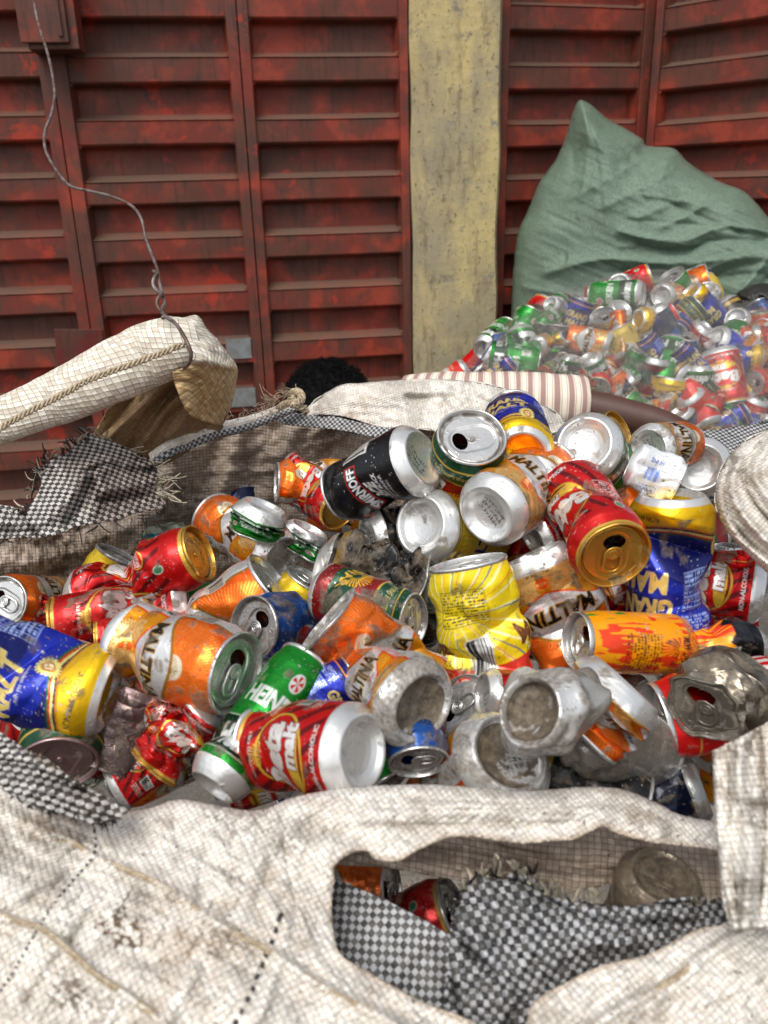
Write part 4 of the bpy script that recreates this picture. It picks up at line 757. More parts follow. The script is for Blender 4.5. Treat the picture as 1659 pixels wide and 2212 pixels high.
# label, design, (ex, ey, D, a, t, end, spin), ops, options ; (ex, ey) centre of the visible end, D body width there
K = [
 ('dark green can on top of the heap, open mouth in its silver lid, no tab', 'star', (1019, 941, 158, 84, 58, 'lid', 60), [('pin', 40, 50, 26, 9)], dict(tab=False, dirt=.15, lr=-60)),
 ('blue can behind the green open can, cream letters above its silver bottom', 'blue', (1128, 985, 142, -98, 64, 'base', 284), [], dict(dirt=.25, dd=.035)),
 ('large rust-specked silver can bottom at the top, right of the green open can', 'hein', (1262, 957, 152, 152, 60, 'base', 80), [('pin', 200, 60, 20, 8)], dict(dirt=.38)),
 ('can with a shut gold lid seen edge-on at the top of the heap', 'star', (1338, 940, 118, 22, 42, 'lid', 90), [], dict(dirt=.3, gold=True, mouth=False, dd=.01)),
 ('tilted can with speckled bottom and amber side, right of the edge-on gold lid', 'orange', (1400, 968, 104, 188, 46, 'base', 110), [], dict(dirt=.35, dd=-.01)),
 ('clean silver can bottom beside the folded sack edge at the upper right', 'hein', (1510, 1010, 132, -150, 74, 'base', 90), [], dict(dirt=.12, basedirt=.1, dd=.0)),
 ('crumpled white can with a blue barcode, above the upside-down blue can', 'white', (1466, 1044, 82, -24, 10, 'lid', 84), [('sq', 0, [(0, .75), (60, .5), (115, .7)]), ('crum', 3, 22)], dict(dirt=.1, tab=False, dd=.0, H=.75)),
 ('black can with a red-framed white name, lying with its silver bottom to the right', 'black', (915, 988, 158, 21, 36, 'base', 112), [('pin', -60, 48, 30, 13), ('pin', 100, 70, 24, 7), ('sc', [(0, 1), (80, .98), (115, .84)])], dict(dirt=.12, H=.86)),
 ('silver can bottom with a yellow side, just below the black can', 'yel2', (907, 1134, 160, 172, 52, 'base', 95), [('pin', 160, 60, 30, 10)], dict(dirt=.25)),
 ('big orange and white can, its bottom lower left, under the green open can', 'orange', (1050, 1112, 164, 211, 46, 'base', 92), [('pin', 0, 62, 20, 5)], dict(dirt=.36, basedirt=.3)),
 ('upended red can with an open gold lid and gold tab facing us', 'red', (1329, 1202, 172, -74, 58, 'lid', 62), [('pin', -30, 50, 26, 9, 1.4, .4), ('pin', 60, 76, 20, 9), ('pin', 120, 50, 26, 12)], dict(dirt=.12, gold=True, lr=-35)),
 ('crushed blue and yellow can standing upside down, its name turned over', 'blue', (1452, 1066, 172, 92, 12, 'base', 48), [('pin', -20, 40, 24, 26, 1.4, .35), ('pin', 120, 46, 22, 16), ('pin', -90, 74, 22, 10), ('sq', 0, [(0, 1.05), (40, .85), (80, .9), (115, 1)], .12), ('crum', 1.6, 34)], dict(dirt=.15, H=1.16, gold=True, dd=.03)),
 ('crushed yellow can with a red lower end and barcode, mid heap', 'yellow', (1010, 1212, 158, 102, 8, 'lid', 140), [('sq', 0, [(0, .55), (50, .45), (115, .7)], .42), ('pin', 30, 60, 12, 7, 1.5, -.4), ('pin', -20, 34, 12, 8, 1.5, .4), ('crum', 3.5, 30)], dict(dirt=.12, dd=-.025, H=1.06)),
 ('flattened yellow and white can with sun rays behind the crushed yellow one', 'orange', (1150, 1196, 156, 116, 6, 'base', 84), [('sq', 0, [(0, .5), (60, .35), (115, .5)], .3), ('pin', 30, 70, 20, 10), ('crum', 3, 34)], dict(dirt=.2, dd=.035, tab=False)),
 ('white can with cyan rim stripe and teal lettering, mid heap', 'pine', (822, 1258, 118, 176, 12, 'lid', 90), [], dict(dirt=.1, dd=.05, lr=90)),
 ('crumpled black can caked with grey mud, mid heap', 'stout', (700, 1228, 150, 170, -12, 'base', 200), [('crum', 14, 30, 1), ('pin', 0, 60, 40, 16, 1.4, .4), ('pin', 120, 40, 30, 14), ('short', 10, 105, .8, 6)], dict(dirt=.62, basedirt=.7, dd=-.02, tint=(.6, .58, .55))),
 ('small black can with a dented greenish bottom turned to the left', 'black', (793, 1162, 120, 190, 24, 'base', 0), [('pin', 30, 50, 22, 10), ('crum', 3, 24)], dict(dirt=.3, dd=.01)),
 ('flattened green and silver can end lying on an orange and white can', 'hein', (572, 1092, 118, 66, 12, 'base', 40), [('short', 14, 108, .16, 12), ('crum', 4, 22)], dict(dirt=.2, dd=-.13, tab=False)),
 ('torn green can end folded under the red can with the dull gold lid', 'hein', (668, 1140, 92, 62, 18, 'base', 120), [('short', 14, 108, .22, 12), ('sq', 0, [(0, .7), (100, .5)]), ('crum', 5, 18)], dict(dirt=.2, dd=-.02, tab=False)),
 ('ripped scrap of green can beside the dented greenish can bottom', 'hein', (745, 1172, 80, 150, 10, 'lid', 200), [('sq', 0, [(0, .3), (115, .35)]), ('short', 10, 100, .5, 14), ('crum', 8, 18, 1)], dict(dirt=.3, dd=-.01, tab=False, lid=False)),
 ('orange and white can with a stamped silver bottom, left of the muddy black one', 'orange', (612, 1208, 128, -26, 38, 'base', 58), [('pin', 0, 60, 26, 5)], dict(dirt=.3, dd=-.01, H=1.1)),
 ('small twisted orange can at the back of the heap near the lining', 'orange', (596, 1042, 92, 178, 14, 'lid', 60), [('sq', 20, [(0, .25), (40, .4), (80, .9), (115, 1)]), ('pin', 0, 50, 30, 20, 1.5), ('crum', 4, 24)], dict(dirt=.2, dd=-.03)),
 ('red can with a dull gold open lid, left of the black can', 'red', (735, 1100, 104, -32, 38, 'lid', 100), [('pin', 0, 50, 26, 16), ('sq', 40, [(0, .5), (60, .8), (115, 1)])], dict(dirt=.12, gold=True, dd=.03, lr=0)),
 ('bright red can crumpled at the waist, gold lid edge up to the right', 'red', (434, 1193, 134, 22, 12, 'lid', 10), [('pin', 0, 55, 34, 36, 1.8, .5), ('pin', -90, 62, 30, 20, 1.5), ('pin', 90, 45, 26, 14, 1.4), ('crum', 4, 24)], dict(dirt=.15, gold=True, H=1.3, dd=-.07, mouth=False, tab=False)),
 ('silver-lidded can with an orange rim and open mouth at the left edge', 'orange', (6, 1300, 116, 150, 78, 'lid', 60), [], dict(dirt=.15, tab=True, dd=-.05, lr=150)),
 ('small dark red crushed can beside the orange-rimmed lid', 'red', (68, 1312, 52, 175, 8, 'base', 95), [('sq', 0, [(0, .8), (115, .25)]), ('crum', 8, 24, 1)], dict(dirt=.3, dd=-.02, H=1.2, tint=(.7, .6, .6))),
 ('dull red can with a barcode lying under the bright crumpled red one', 'red', (112, 1352, 118, 188, 10, 'lid', 84), [('sq', 0, [(0, .8), (60, .7), (115, .9)]), ('pin', -10, 70, 26, 18, 1.5), ('pin', 60, 40, 26, 14), ('crum', 3, 24)], dict(dirt=.3, gold=True, H=1.35, dd=-.02, tint=(.8, .7, .7))),
 ('crushed red can fragment with writing, touching the big orange and gold can', 'red', (205, 1388, 84, 184, 14, 'lid', 132), [('sq', 0, [(0, .5), (115, .7)]), ('crum', 4, 22)], dict(dirt=.25, gold=True, dd=-.05)),
 ('dented white and orange can lying slantwise above the big orange and gold one', 'orange', (594, 1258, 168, 40, 6, 'lid', 66), [('pin', 30, 66, 26, 18, 1.3, .3), ('pin', -70, 40, 30, 14), ('pin', 60, 90, 22, 12), ('crum', 3, 34)], dict(dirt=.12, tab=False, dd=.02, H=1.12)),
 ('dirty grey-lidded can with a crumpled dark blue body, left of centre', 'navy', (545, 1356, 146, 172, 54, 'lid', 110), [('pin', 0, 60, 30, 20, 1.4, .4), ('pin', 110, 70, 30, 18), ('crum', 8, 28), ('sq', 30, [(0, .6), (50, .7), (100, 1)])], dict(dirt=.36, basedirt=.8, H=1.3, lr=50, tint=(.8, .8, .8))),
 ('large blue can with a yellow end and cream letters at the left edge', 'blue', (238, 1502, 205, -14, 0, 'base', 112), [('pin', 10, 60, 30, 18, 1.4, .6), ('pin', -60, 85, 26, 18), ('pin', 50, 30, 22, 10), ('sq', 0, [(0, .8), (60, .8), (115, .9)], .15), ('crum', 2, 40)], dict(dirt=.3, H=1.12, lid=False, dd=.015)),
 ('big orange, gold and white can at the front left, tabbed lid to the right', 'orange', (514, 1456, 192, -9, 27, 'lid', 76), [('pin', 10, 28, 26, 10, 1.2, -.3), ('pin', 80, 20, 22, 12)], dict(dirt=.36, H=.95, lr=-95)),
 ('dark red and green can at the lower left, silver end turned up', 'star', (128, 1652, 172, -72, 52, 'lid', 105), [('pin', 0, 60, 26, 6)], dict(dirt=.22, tab=False, mouth=False, dd=.0, lidcol=(.62, .52, .52))),
 ('flattened pinkish metal can wedged below the large blue can', 'silver', (226, 1665, 76, -112, 10, 'lid', 40), [('sq', 0, [(0, .35), (115, .4)]), ('crum', 4, 26)], dict(dirt=.3, tab=False, dd=.05, H=1.3, tint=(.45, .34, .35))),
 ('crushed reddish-pink can with a gold rim at the front left', 'red', (285, 1716, 134, -128, 12, 'lid', 96), [('short', 20, 100, .6, 10), ('pin', 30, 30, 24, 24, 1.5, .5), ('pin', -60, 60, 24, 16), ('crum', 5, 24)], dict(dirt=.3, gold=True, tab=False, dd=.01, tint=(.95, .9, .9))),
 ('silver speckled can end squeezed between the pink crushed can and the green one', 'red', (398, 1620, 104, -62, 22, 'base', 10), [('sq', 0, [(0, .8), (115, .8)])], dict(dirt=.5, dd=.06)),
 ('green can with big white lettering at the front, silver bottom downwards', 'hein', (458, 1702, 140, -128, 34, 'base', 78), [('pin', -30, 60, 30, 6)], dict(dirt=.2, basedirt=.1, H=1.42, dd=-.03)),
 ('blue can seen as a narrow strip right of the big green lettering', 'blue', (610, 1560, 100, 210, 14, 'base', 40), [('sq', 0, [(0, .8), (115, .8)])], dict(dirt=.1, dd=.06)),
 ('big red can with a clean white bottom at the front middle', 'red', (786, 1624, 206, 9, 36, 'base', 104), [('pin', -60, 60, 30, 8), ('pin', 100, 80, 26, 10)], dict(dirt=.12, basedirt=.2, dd=-.01, H=.86)),
 ('torn orange can with a ripped edge, bent rim up to the left', 'orange', (706, 1342, 190, 137, 8, 'lid', 78), [('sq', 20, [(0, .35), (45, .6), (115, .8)], .3), ('pin', 10, 50, 30, 26, 1.4, .6), ('pin', -50, 80, 26, 14), ('crum', 5, 30)], dict(dirt=.5, tab=False, H=.86, base=False, dd=-.03)),
 ('green can with a dented grey lid and raised tab, mid heap', 'star', (893, 1342, 140, -14, 34, 'lid', 110), [('pin', 0, 100, 28, 14), ('pin', 170, 90, 26, 10), ('sq', 60, [(0, 1), (60, .9), (115, .8)])], dict(dirt=.3, dd=-.0, lr=120)),
 ('yellow can torn to a point, its bottom packed with dried mud', 'orange', (916, 1529, 204, -18, 52, 'base', 118), [('sq', 0, [(0, 1), (20, .95), (85, .12), (115, .05)], -.55), ('pin', 0, 40, 26, 8), ('crum', 2.5, 40)], dict(dirt=.4, basedirt=1., lid=False, dd=-.01, lr=0)),
 ('flat silver can lid lying under the mud-packed bottom', 'navy', (905, 1650, 140, -84, 44, 'lid', 0), [], dict(dirt=.35, dd=.03)),
 ('dirty white can bottom just above the sack rim, amber on its left', 'orange', (1102, 1626, 226, 62, 44, 'base', 150), [('pin', 180, 50, 24, 6), ('sq', 0, [(0, 1.), (60, .9)])], dict(dirt=.52, basedirt=.8, dd=.035)),
 ('long crumpled silver and blue can with a mud-filled bottom', 'silver', (1142, 1535, 200, 152, 42, 'base', 105), [('pin', 60, 60, 30, 24, 1.5), ('pin', -30, 80, 26, 20, 1.4, .5), ('crum', 8, 28), ('sq', 20, [(0, 1), (25, .95), (70, .6), (115, .8)], .1)], dict(dirt=.42, basedirt=.95, H=1.7, dd=-.04)),
 ('squashed orange and white can ring with a bright silver edge, lower right', 'orange', (1354, 1474, 214, 48, 4, 'base', 92), [('short', 14, 106, .22, 14), ('pin', 0, 50, 60, 10), ('crum', 4, 30)], dict(dirt=.2, tab=False, dd=-.045)),
 ('filthy dark grey lid with a corroded tab at the right front', 'silver', (1500, 1562, 200, 198, 50, 'lid', 90), [('short', 30, 90, .6, 10), ('crum', 7, 30), ('sq', 20, [(100, .9), (115, .85)])], dict(dirt=.42, basedirt=.5, metk=1.1, dd=-.01, lr=40, H=.75, tint=(.42, .38, .33))),
 ('long orange-yellow can with black small print crushed across the right side', 'amber', (1242, 1384, 130, 175, 18, 'lid', 112), [('pin', 20, 78, 34, 26, 1.6), ('pin', -60, 40, 30, 12), ('pin', 100, 60, 30, 12), ('crum', 3, 34), ('sq', 0, [(0, .95), (80, .75), (115, .95)], .1)], dict(dirt=.12, H=2.0, dd=.0, lr=50)),
 ('red can under the long orange-yellow one at the right edge', 'plainred', (1420, 1556, 150, 190, 8, 'lid', 20), [('sq', 0, [(0, .7), (115, .7)])], dict(dirt=.1, H=1.7, dd=.05)),
 ('dark red can with a barcode and silver bottom at the right edge', 'red', (1652, 1285, 136, -8, 24, 'base', 262), [], dict(dirt=.12, dd=.02)),
 ('crumpled foil-like silver can with red stripes beside the upside-down blue can', 'plainred', (1566, 1180, 96, 96, 10, 'lid', 70), [('sq', 0, [(0, .5), (115, .6)]), ('crum', 10, 24, 1)], dict(dirt=.45, dd=.04, H=1.2, metk=1.6)),
 ('dark red can with large white letters under the upended red can', 'red', (1222, 1290, 134, 196, 8, 'base', 276), [('sq', 0, [(0, .8), (115, .8)]), ('crum', 3, 26)], dict(dirt=.2, gold=True, dd=.075, tint=(.7, .6, .6))),
 ('narrow red and silver can end between the two big upper cans', 'red', (1150, 1165, 100, 208, 20, 'base', 276), [], dict(dirt=.2, dd=.06)),
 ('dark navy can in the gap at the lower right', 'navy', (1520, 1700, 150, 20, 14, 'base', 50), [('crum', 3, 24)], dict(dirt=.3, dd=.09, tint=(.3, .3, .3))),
 ('black can deep in the gap above the front rim', 'stout', (1390, 1750, 150, -20, 14, 'lid', 40), [('pin', 0, 60, 30, 10)], dict(dirt=.3, dd=.08)),
 ('flattened yellow can standing behind the bright crumpled red can', 'yel2', (262, 1200, 104, 58, 10, 'lid', 100), [('sq', 0, [(0, .3), (115, .6)], .3), ('crum', 3, 28)], dict(dirt=.3, H=1.5, dd=.06, tab=False, mouth=False)),
 ('torn dark can scrap with green and yellow flashes by the brown lining', 'pine', (356, 1128, 66, 96, 10, 'lid', 130), [('sq', 0, [(0, .6), (60, .5), (115, .25)]), ('crum', 9, 18, 1)], dict(dirt=.4, dd=.03, H=1.3, lid=False, tab=False, tint=(.5, .55, .4))),
 ('crushed red can below the mud-packed torn yellow can', 'red', (1040, 1500, 120, 170, 12, 'base', 30), [('crum', 3, 26)], dict(dirt=.15, dd=.09)),
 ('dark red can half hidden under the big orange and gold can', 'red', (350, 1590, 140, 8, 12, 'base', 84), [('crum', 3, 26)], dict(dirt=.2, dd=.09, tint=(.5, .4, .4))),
 ('red crushed can piece peeping above the lower checked cloth', 'red', (240, 1700, 90, 210, 12, 'base', 140), [('sq', 0, [(0, .6), (115, .6)])], dict(dirt=.2, dd=.06)),
 ('green can wedged in the dark gap left of the pinkish crushed one', 'hein', (260, 1610, 100, 30, 12, 'lid', 200), [], dict(dirt=.3, dd=.12)),
 ('yellow can end between the stamped orange can and the muddy black one', 'yel2', (668, 1250, 110, 60, 12, 'lid', 20), [], dict(dirt=.1, dd=.06)),
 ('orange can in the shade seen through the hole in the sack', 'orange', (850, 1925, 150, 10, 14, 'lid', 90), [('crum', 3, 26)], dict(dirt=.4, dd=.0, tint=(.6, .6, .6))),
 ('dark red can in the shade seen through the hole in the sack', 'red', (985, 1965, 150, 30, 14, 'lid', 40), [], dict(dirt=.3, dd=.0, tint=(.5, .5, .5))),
 ('brown mud-coated can bottom poking out of the hole in the sack', 'silver', (1432, 1890, 178, 86, 30, 'base', 90), [('sq', 0, [(0, 1), (60, .9)])], dict(dirt=.7, basedirt=.7, metk=.1, dd=-.0, tint=(.46, .38, .29))),
]
pdf = tps(PILED)
def pdepth(x, y): return float(pdf(np.array([[x, y]], float))[0])
rnd = random.Random(5)
for i, (lab, des, ps, ops, op) in enumerate(K):
    op = dict(op); H = op.get('H', 1.); dd = op.pop('dd', 0.); s = ps[2] * (pdepth(*ps[:2]) + dd) / (F * .066)
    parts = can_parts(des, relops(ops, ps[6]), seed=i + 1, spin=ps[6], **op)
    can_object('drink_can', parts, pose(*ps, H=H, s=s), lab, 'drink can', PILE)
# filler: cans lower in the heap that fill the gaps between the others
lowres = {}
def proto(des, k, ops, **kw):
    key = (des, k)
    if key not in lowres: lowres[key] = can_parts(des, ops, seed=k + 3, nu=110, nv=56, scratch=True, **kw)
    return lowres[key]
CN = dict(orange='orange and white', blue='blue and yellow', red='red', hein='green', star='dark green and red', black='black', navy='dark blue', yel2='yellow', silver='bare silver', plainred='bright red', gold='gold and red', claw='black and green', stout='black and gold', bullet='blue', amber='amber', pine='white and teal', yellow='yellow and red', white='white')
def crushops(k):
    r_ = random.Random(k * 7 + 1); o = []
    if r_.random() < .9: o.append(('pin', r_.uniform(0, 360), r_.uniform(35, 80), r_.uniform(18, 32), r_.uniform(6, 18), 1.3, r_.uniform(-.4, .4)))
    if r_.random() < .75: o.append(('sq', r_.uniform(0, 180), [(0, r_.uniform(.6, 1)), (60, r_.uniform(.4, .9)), (115, r_.uniform(.7, 1))], .3))
    if r_.random() < .5: o.append(('crum', r_.uniform(1.5, 4), 26))
    return o
fill = []
for yy in range(0, 7):
    for xx in range(0, 9):
        px = 80 + xx * 185 + (yy % 2) * 90 + rnd.uniform(-20, 20); py = 1130 + yy * 95 + rnd.uniform(-15, 15)
        if py < 1150 and px < 820: continue
        if py < 1300 and px < 430: continue
        if px > 1640 or (px > 1330 and py > 1590): continue
        fill.append((px, py))
words = ['far left', 'left', 'middle left', 'middle', 'middle right', 'right', 'far right']; rows_ = ['back', 'upper', 'middle', 'lower', 'front']
seen = {}
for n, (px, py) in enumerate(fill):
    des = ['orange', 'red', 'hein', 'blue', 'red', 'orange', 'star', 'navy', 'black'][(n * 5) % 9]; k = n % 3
    parts = proto(des, k, crushops(k + 10), dirt=.42)  # heavier dirt painted on, standing in for shade low in the heap
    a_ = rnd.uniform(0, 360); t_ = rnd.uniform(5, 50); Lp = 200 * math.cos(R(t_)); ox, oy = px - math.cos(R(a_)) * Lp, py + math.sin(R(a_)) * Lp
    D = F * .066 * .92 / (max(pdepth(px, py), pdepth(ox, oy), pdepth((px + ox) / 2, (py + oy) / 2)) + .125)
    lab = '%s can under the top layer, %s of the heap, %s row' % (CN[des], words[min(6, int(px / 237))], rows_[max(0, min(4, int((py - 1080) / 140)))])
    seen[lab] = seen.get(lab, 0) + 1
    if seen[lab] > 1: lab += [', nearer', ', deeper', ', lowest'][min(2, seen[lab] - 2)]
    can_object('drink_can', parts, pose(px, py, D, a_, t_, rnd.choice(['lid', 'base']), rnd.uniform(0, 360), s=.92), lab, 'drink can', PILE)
# ------------------------------------------------------------------ the big open white sack
sack = empty('open_sack', (0, .55, 0)); tag(sack, 'large open white woven sack heaped with crushed cans, a torn hole in its front', 'sack')
inv = Vector((0, -.55, 0))
def kid(o): o.parent = sack; o.matrix_parent_inverse = Matrix.Translation(-Vector((0, .55, 0))); return o
rim = [(-40, 1672), (0, 1690), (70, 1722), (180, 1772), (270, 1756), (330, 1745), (390, 1728), (480, 1744), (560, 1752), (640, 1722), (760, 1702), (900, 1696), (1000, 1700), (1130, 1710), (1250, 1702), (1340, 1706), (1420, 1736), (1470, 1762), (1560, 1778)]
outer = rim + [(1680, 1790), (1720, 2300), (-60, 2300)]
hole = [(722, 1900), (722, 1872), (752, 1846), (790, 1838), (812, 1856), (860, 1860), (900, 1838), (960, 1812), (1010, 1806), (1060, 1814), (1130, 1822), (1190, 1816), (1245, 1812), (1300, 1787), (1330, 1800), (1400, 1818), (1480, 1828), (1560, 1842), (1590, 1900), (1578, 1986), (1500, 2010), (1400, 2062), (1300, 2086), (1210, 2130), (1150, 2170), (1130, 2250), (1080, 2260), (1030, 2212), (960, 2184), (900, 2160), (850, 2132), (770, 2086), (728, 2050), (716, 1960)]
FC = [(-40, 1690, .545), (200, 1775, .53), (480, 1744, .52), (760, 1702, .525), (1000, 1700, .525), (1300, 1704, .53), (1560, 1778, .53), (0, 1900, .475), (300, 1950, .462), (560, 1950, .462), (700, 1950, .47), (1000, 1790, .50), (1350, 1780, .51), (1600, 1900, .50), (1620, 2050, .45), (300, 2200, .415), (0, 2250, .42), (700, 2230, .41), (1000, 2280, .41), (1300, 2230, .415), (1700, 2280, .42), (1450, 2100, .44)]
l1 = [(95, 1829), (150, 1819), (200, 1849), (280, 1884), (350, 1914), (465, 1994), (580, 2054), (700, 2134), (830, 2199), (900, 2240)]
l2 = [(-20, 1970), (40, 1992), (100, 2014), (210, 2109), (280, 2154), (370, 2225)]
l3 = [(1700, 1970), (1659, 1988), (1564, 2036), (1444, 2120), (1312, 2198), (1240, 2250)]
dash1 = [(205, 1795), (200, 1850), (120, 1950), (75, 2019), (30, 2100), (-20, 2170)]; dash2 = [(607, 1979), (590, 2030), (560, 2100), (540, 2150), (500, 2230)]
stf = stains([(265, 2010, 60, .95), (300, 1950, 30, .7), (150, 2150, 50, .8), (375, 1935, 20, .6), (470, 2040, 50, .5), (215, 2180, 50, .5), (500, 1890, 30, .5), (620, 1800, 60, .4), (480, 1770, 60, .5), (560, 1775, 40, .5), (100, 1800, 60, .5), (1200, 1740, 60, .3), (1400, 1760, 50, .4)])
def fcol(G):
    c = stf(G)
    for dl, w_, per in ((dash1, 3.4, 15.), (dash2, 5.4, 27.)):
        d, _, t = seg_dist(G, smooth_line(dl, 6)); m = (d < w_) & ((t % per) < per * .5); c[m] = lin([.22, .22, .25])
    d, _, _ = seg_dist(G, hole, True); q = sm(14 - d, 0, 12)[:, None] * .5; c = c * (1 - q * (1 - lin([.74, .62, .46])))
    return c
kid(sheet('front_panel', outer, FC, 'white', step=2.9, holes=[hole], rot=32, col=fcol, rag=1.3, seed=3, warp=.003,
    ridges=[(r_[0], r_[1] * .7, r_[2] * .65) for r_ in [(l1, 16, .009), (l2, 14, .009), (l3, 16, .009), ([(230, 1830), (100, 1900), (0, 1960)], 20, .010), ([(290, 1870), (180, 2000), (60, 2160)], 22, -.009), ([(470, 1770), (440, 1850), (430, 1960)], 16, -.006), ([(560, 1760), (580, 1850), (560, 1960)], 22, -.010), ([(620, 1990), (600, 2080), (560, 2200)], 20, .008), ([(700, 1720), (620, 1790), (560, 1860)], 26, .010), ([(420, 2100), (360, 2200)], 20, .008), ([(1300, 2130), (1250, 2212)], 14, -.006), ([(1480, 2080), (1420, 2200)], 16, -.006), ([(800, 1760), (1000, 1745), (1250, 1745), (1420, 1790)], 34, .016), ([(700, 1800), (760, 1790), (900, 1780), (1200, 1776)], 12, -.006)]] + [([(380 + 55 * i, 1745 + 4 * (i % 3)), (375 + 60 * i, 1790), (400 + 50 * i, 1850 + 15 * (i % 2))], 8, -.0045, 'c') for i in range(6)] + [([(x, y), (x + dx * .5, y + dy * .5 + 6), (x + dx, y + dy)], w_, a_, 'c') for x, y, dx, dy, w_, a_ in ((20, 1760, 190, 70, 6, .004), (60, 1900, 130, -90, 7, -.005), (130, 1960, 120, -110, 5, .004), (250, 1980, 60, -110, 6, -.004), (330, 2040, 50, -120, 6, .004), (400, 2080, 60, -130, 6, -.005), (640, 1960, -30, -140, 6, -.005), (680, 2060, -40, -110, 6, .004), (330, 1800, 260, 150, 5, .003), (500, 1800, 120, 200, 6, .004), (20, 2060, 180, 110, 5, -.003), (1350, 2200, 160, -110, 6, .004), (1500, 2180, 140, -60, 6, -.004), (820, 1745, 500, -6, 4, -.003), (780, 1770, 470, -4, 4, .003), (880, 1724, 420, 10, 4, -.003))],
    rolls=[(rim, 18, .022), (hole[:16], 5, .003)], noise=((.005, 150, 60, 30), (.0016, 26, 80, 40), (.0010, 7, 110, 33), (.0008, 120, 9, 28))))
for nm, l, r_ in (('stitched_seam', l1, .0015), ('stitched_seam', l2, .0015), ('stitched_seam', l3, .0015)):
    f = tps(FC); P = np.array(l, float); kid(cord(nm, [(x, y, d - .0100) for (x, y), d in zip(P, f(P))], r_, 'twine', None))
P = smooth_line([(660, 1728), (760, 1712), (900, 1702), (1000, 1704), (1130, 1714), (1250, 1706)], 3); kid(cord('stitched_seam', [(x, y + 3, d + .004) for (x, y), d in zip(P, tps(FC)(P))], .0011, 'twine', None, pitch=14))
# inner fold seen through the hole, shaded
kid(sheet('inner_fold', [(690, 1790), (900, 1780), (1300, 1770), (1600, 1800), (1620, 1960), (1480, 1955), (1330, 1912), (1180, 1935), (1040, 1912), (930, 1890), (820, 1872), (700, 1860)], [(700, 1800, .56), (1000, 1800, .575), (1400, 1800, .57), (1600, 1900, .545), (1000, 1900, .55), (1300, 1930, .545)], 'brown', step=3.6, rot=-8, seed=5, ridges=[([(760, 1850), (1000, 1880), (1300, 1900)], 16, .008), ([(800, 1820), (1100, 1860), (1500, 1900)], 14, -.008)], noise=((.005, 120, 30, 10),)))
# back panel inside the sack
BC = [(-40, 1150, 1.02), (300, 1050, 1.08), (560, 920, 1.13), (800, 940, 1.12), (960, 950, 1.08), (900, 1300, 1.22), (0, 1450, 1.10), (450, 1250, 1.17), (250, 1250, 1.12)]
kid(sheet('back_panel', [(-60, 1120), (60, 1150), (200, 1100), (300, 1060), (330, 1000), (400, 952), (470, 928), (560, 906), (660, 900), (800, 925), (930, 930), (1000, 960), (1100, 1000), (1000, 1400), (-60, 1560)], BC, 'brown', step=3.6, rot=6, seed=7, rag=1., warp=.004,
    ridges=[([(380, 980), (360, 1060), (300, 1180), (200, 1330)], 30, .022), ([(470, 950), (430, 1080), (380, 1180)], 26, -.02), ([(640, 920), (600, 1000), (560, 1100)], 26, .016), ([(520, 930), (500, 1000), (470, 1100)], 20, .014), ([(0, 1230), (150, 1200), (300, 1120)], 30, .02), ([(60, 1300), (220, 1180)], 16, -.012), ([(720, 930), (700, 1010)], 14, -.008), ([(830, 950), (760, 1020)], 18, .01)], noise=((.010, 90, 40, -10), (.004, 30, 26, 40)), col=stains([(150, 1250, 160, .7), (400, 1100, 100, .5), (600, 980, 60, .3)], amt=.7)))
RC = [(600, 905, 1.10), (660, 880, 1.08), (850, 850, 1.06), (1000, 840, 1.03), (1200, 900, 1.0), (946, 933, 1.0), (800, 920, 1.05), (1100, 900, .97)]
kid(sheet('back_rim_flap', cr([(300, 205), (330, 160), (380, 105), (470, 50), (560, 5)], 553, 829.6) + [(790, 827), (850, 822), (930, 819), (1000, 823), (1060, 830), (1120, 851), (1170, 875), (1212, 900), (1225, 960), (1120, 1000), (980, 980), (946, 938), (920, 926), (870, 932), (826, 926), (753, 902), (700, 896)], RC, 'white', step=3.2, rot=-6, seed=9, rag=1.2,
    ridges=[([(700, 880), (850, 850), (1000, 845), (1180, 895)], 24, .012), ([(880, 860), (1000, 858), (1100, 885), (1180, 920)], 9, -.008), ([(900, 840), (1020, 838), (1130, 868)], 8, -.006), ([(960, 870), (955, 930)], 7, -.008), ([(870, 870), (880, 920)], 12, .006)], rolls=[([(666, 880), (693, 860), (740, 830), (850, 822), (1000, 823), (1120, 851), (1200, 893)], 16, .025)], noise=((.005, 90, 30, 5),), col=stains([(700, 880, 40, .4), (1000, 860, 60, .3)])))
kid(sheet('checked_hem', [(596, 898), (640, 893), (720, 900), (800, 918), (880, 930), (862, 950), (800, 942), (740, 930), (680, 924), (610, 914)], [(600, 905, 1.085), (880, 940, 1.0), (740, 915, 1.045)], 'check2', step=2.6, rot=12, seed=4, noise=((.003, 40, 12, 10),)))
hp = smooth_line([(330, 992, 1.0), (362, 968, 1.0), (400, 950, 1.02), (440, 935, 1.03), (467, 926, 1.04), (510, 917, 1.05), (553, 904, 1.06), (600, 886, 1.06), (636, 873, 1.06), (655, 862, 1.06)], 8); rr = np.interp(np.arange(len(hp)), [0, 20, 50, 72], [.008, .009, .006, .004])
kid(sweep('hem_roll', at(hp[:, 0], hp[:, 1], hp[:, 2]), rr, 'white', None, 14, wob=.35, seed=3))
hp2 = hp.copy(); hp2[:, 1] += 11; hp2[:, 2] -= .003; kid(sweep('checked_hem', at(hp2[:, 0], hp2[:, 1], hp2[:, 2]), rr * .75, 'check2', None, 12, wob=.4, seed=6))
kn = smooth_line([(600, 884, 1.03), (618, 872, 1.02), (640, 872, 1.01), (652, 858, 1.01), (640, 846, 1.02), (628, 856, 1.02), (640, 872, 1.01), (655, 882, 1.02), (662, 893, 1.02)], 8); kid(cord('twine_knot', kn[::4], .0042, 'twine', None, pitch=20))
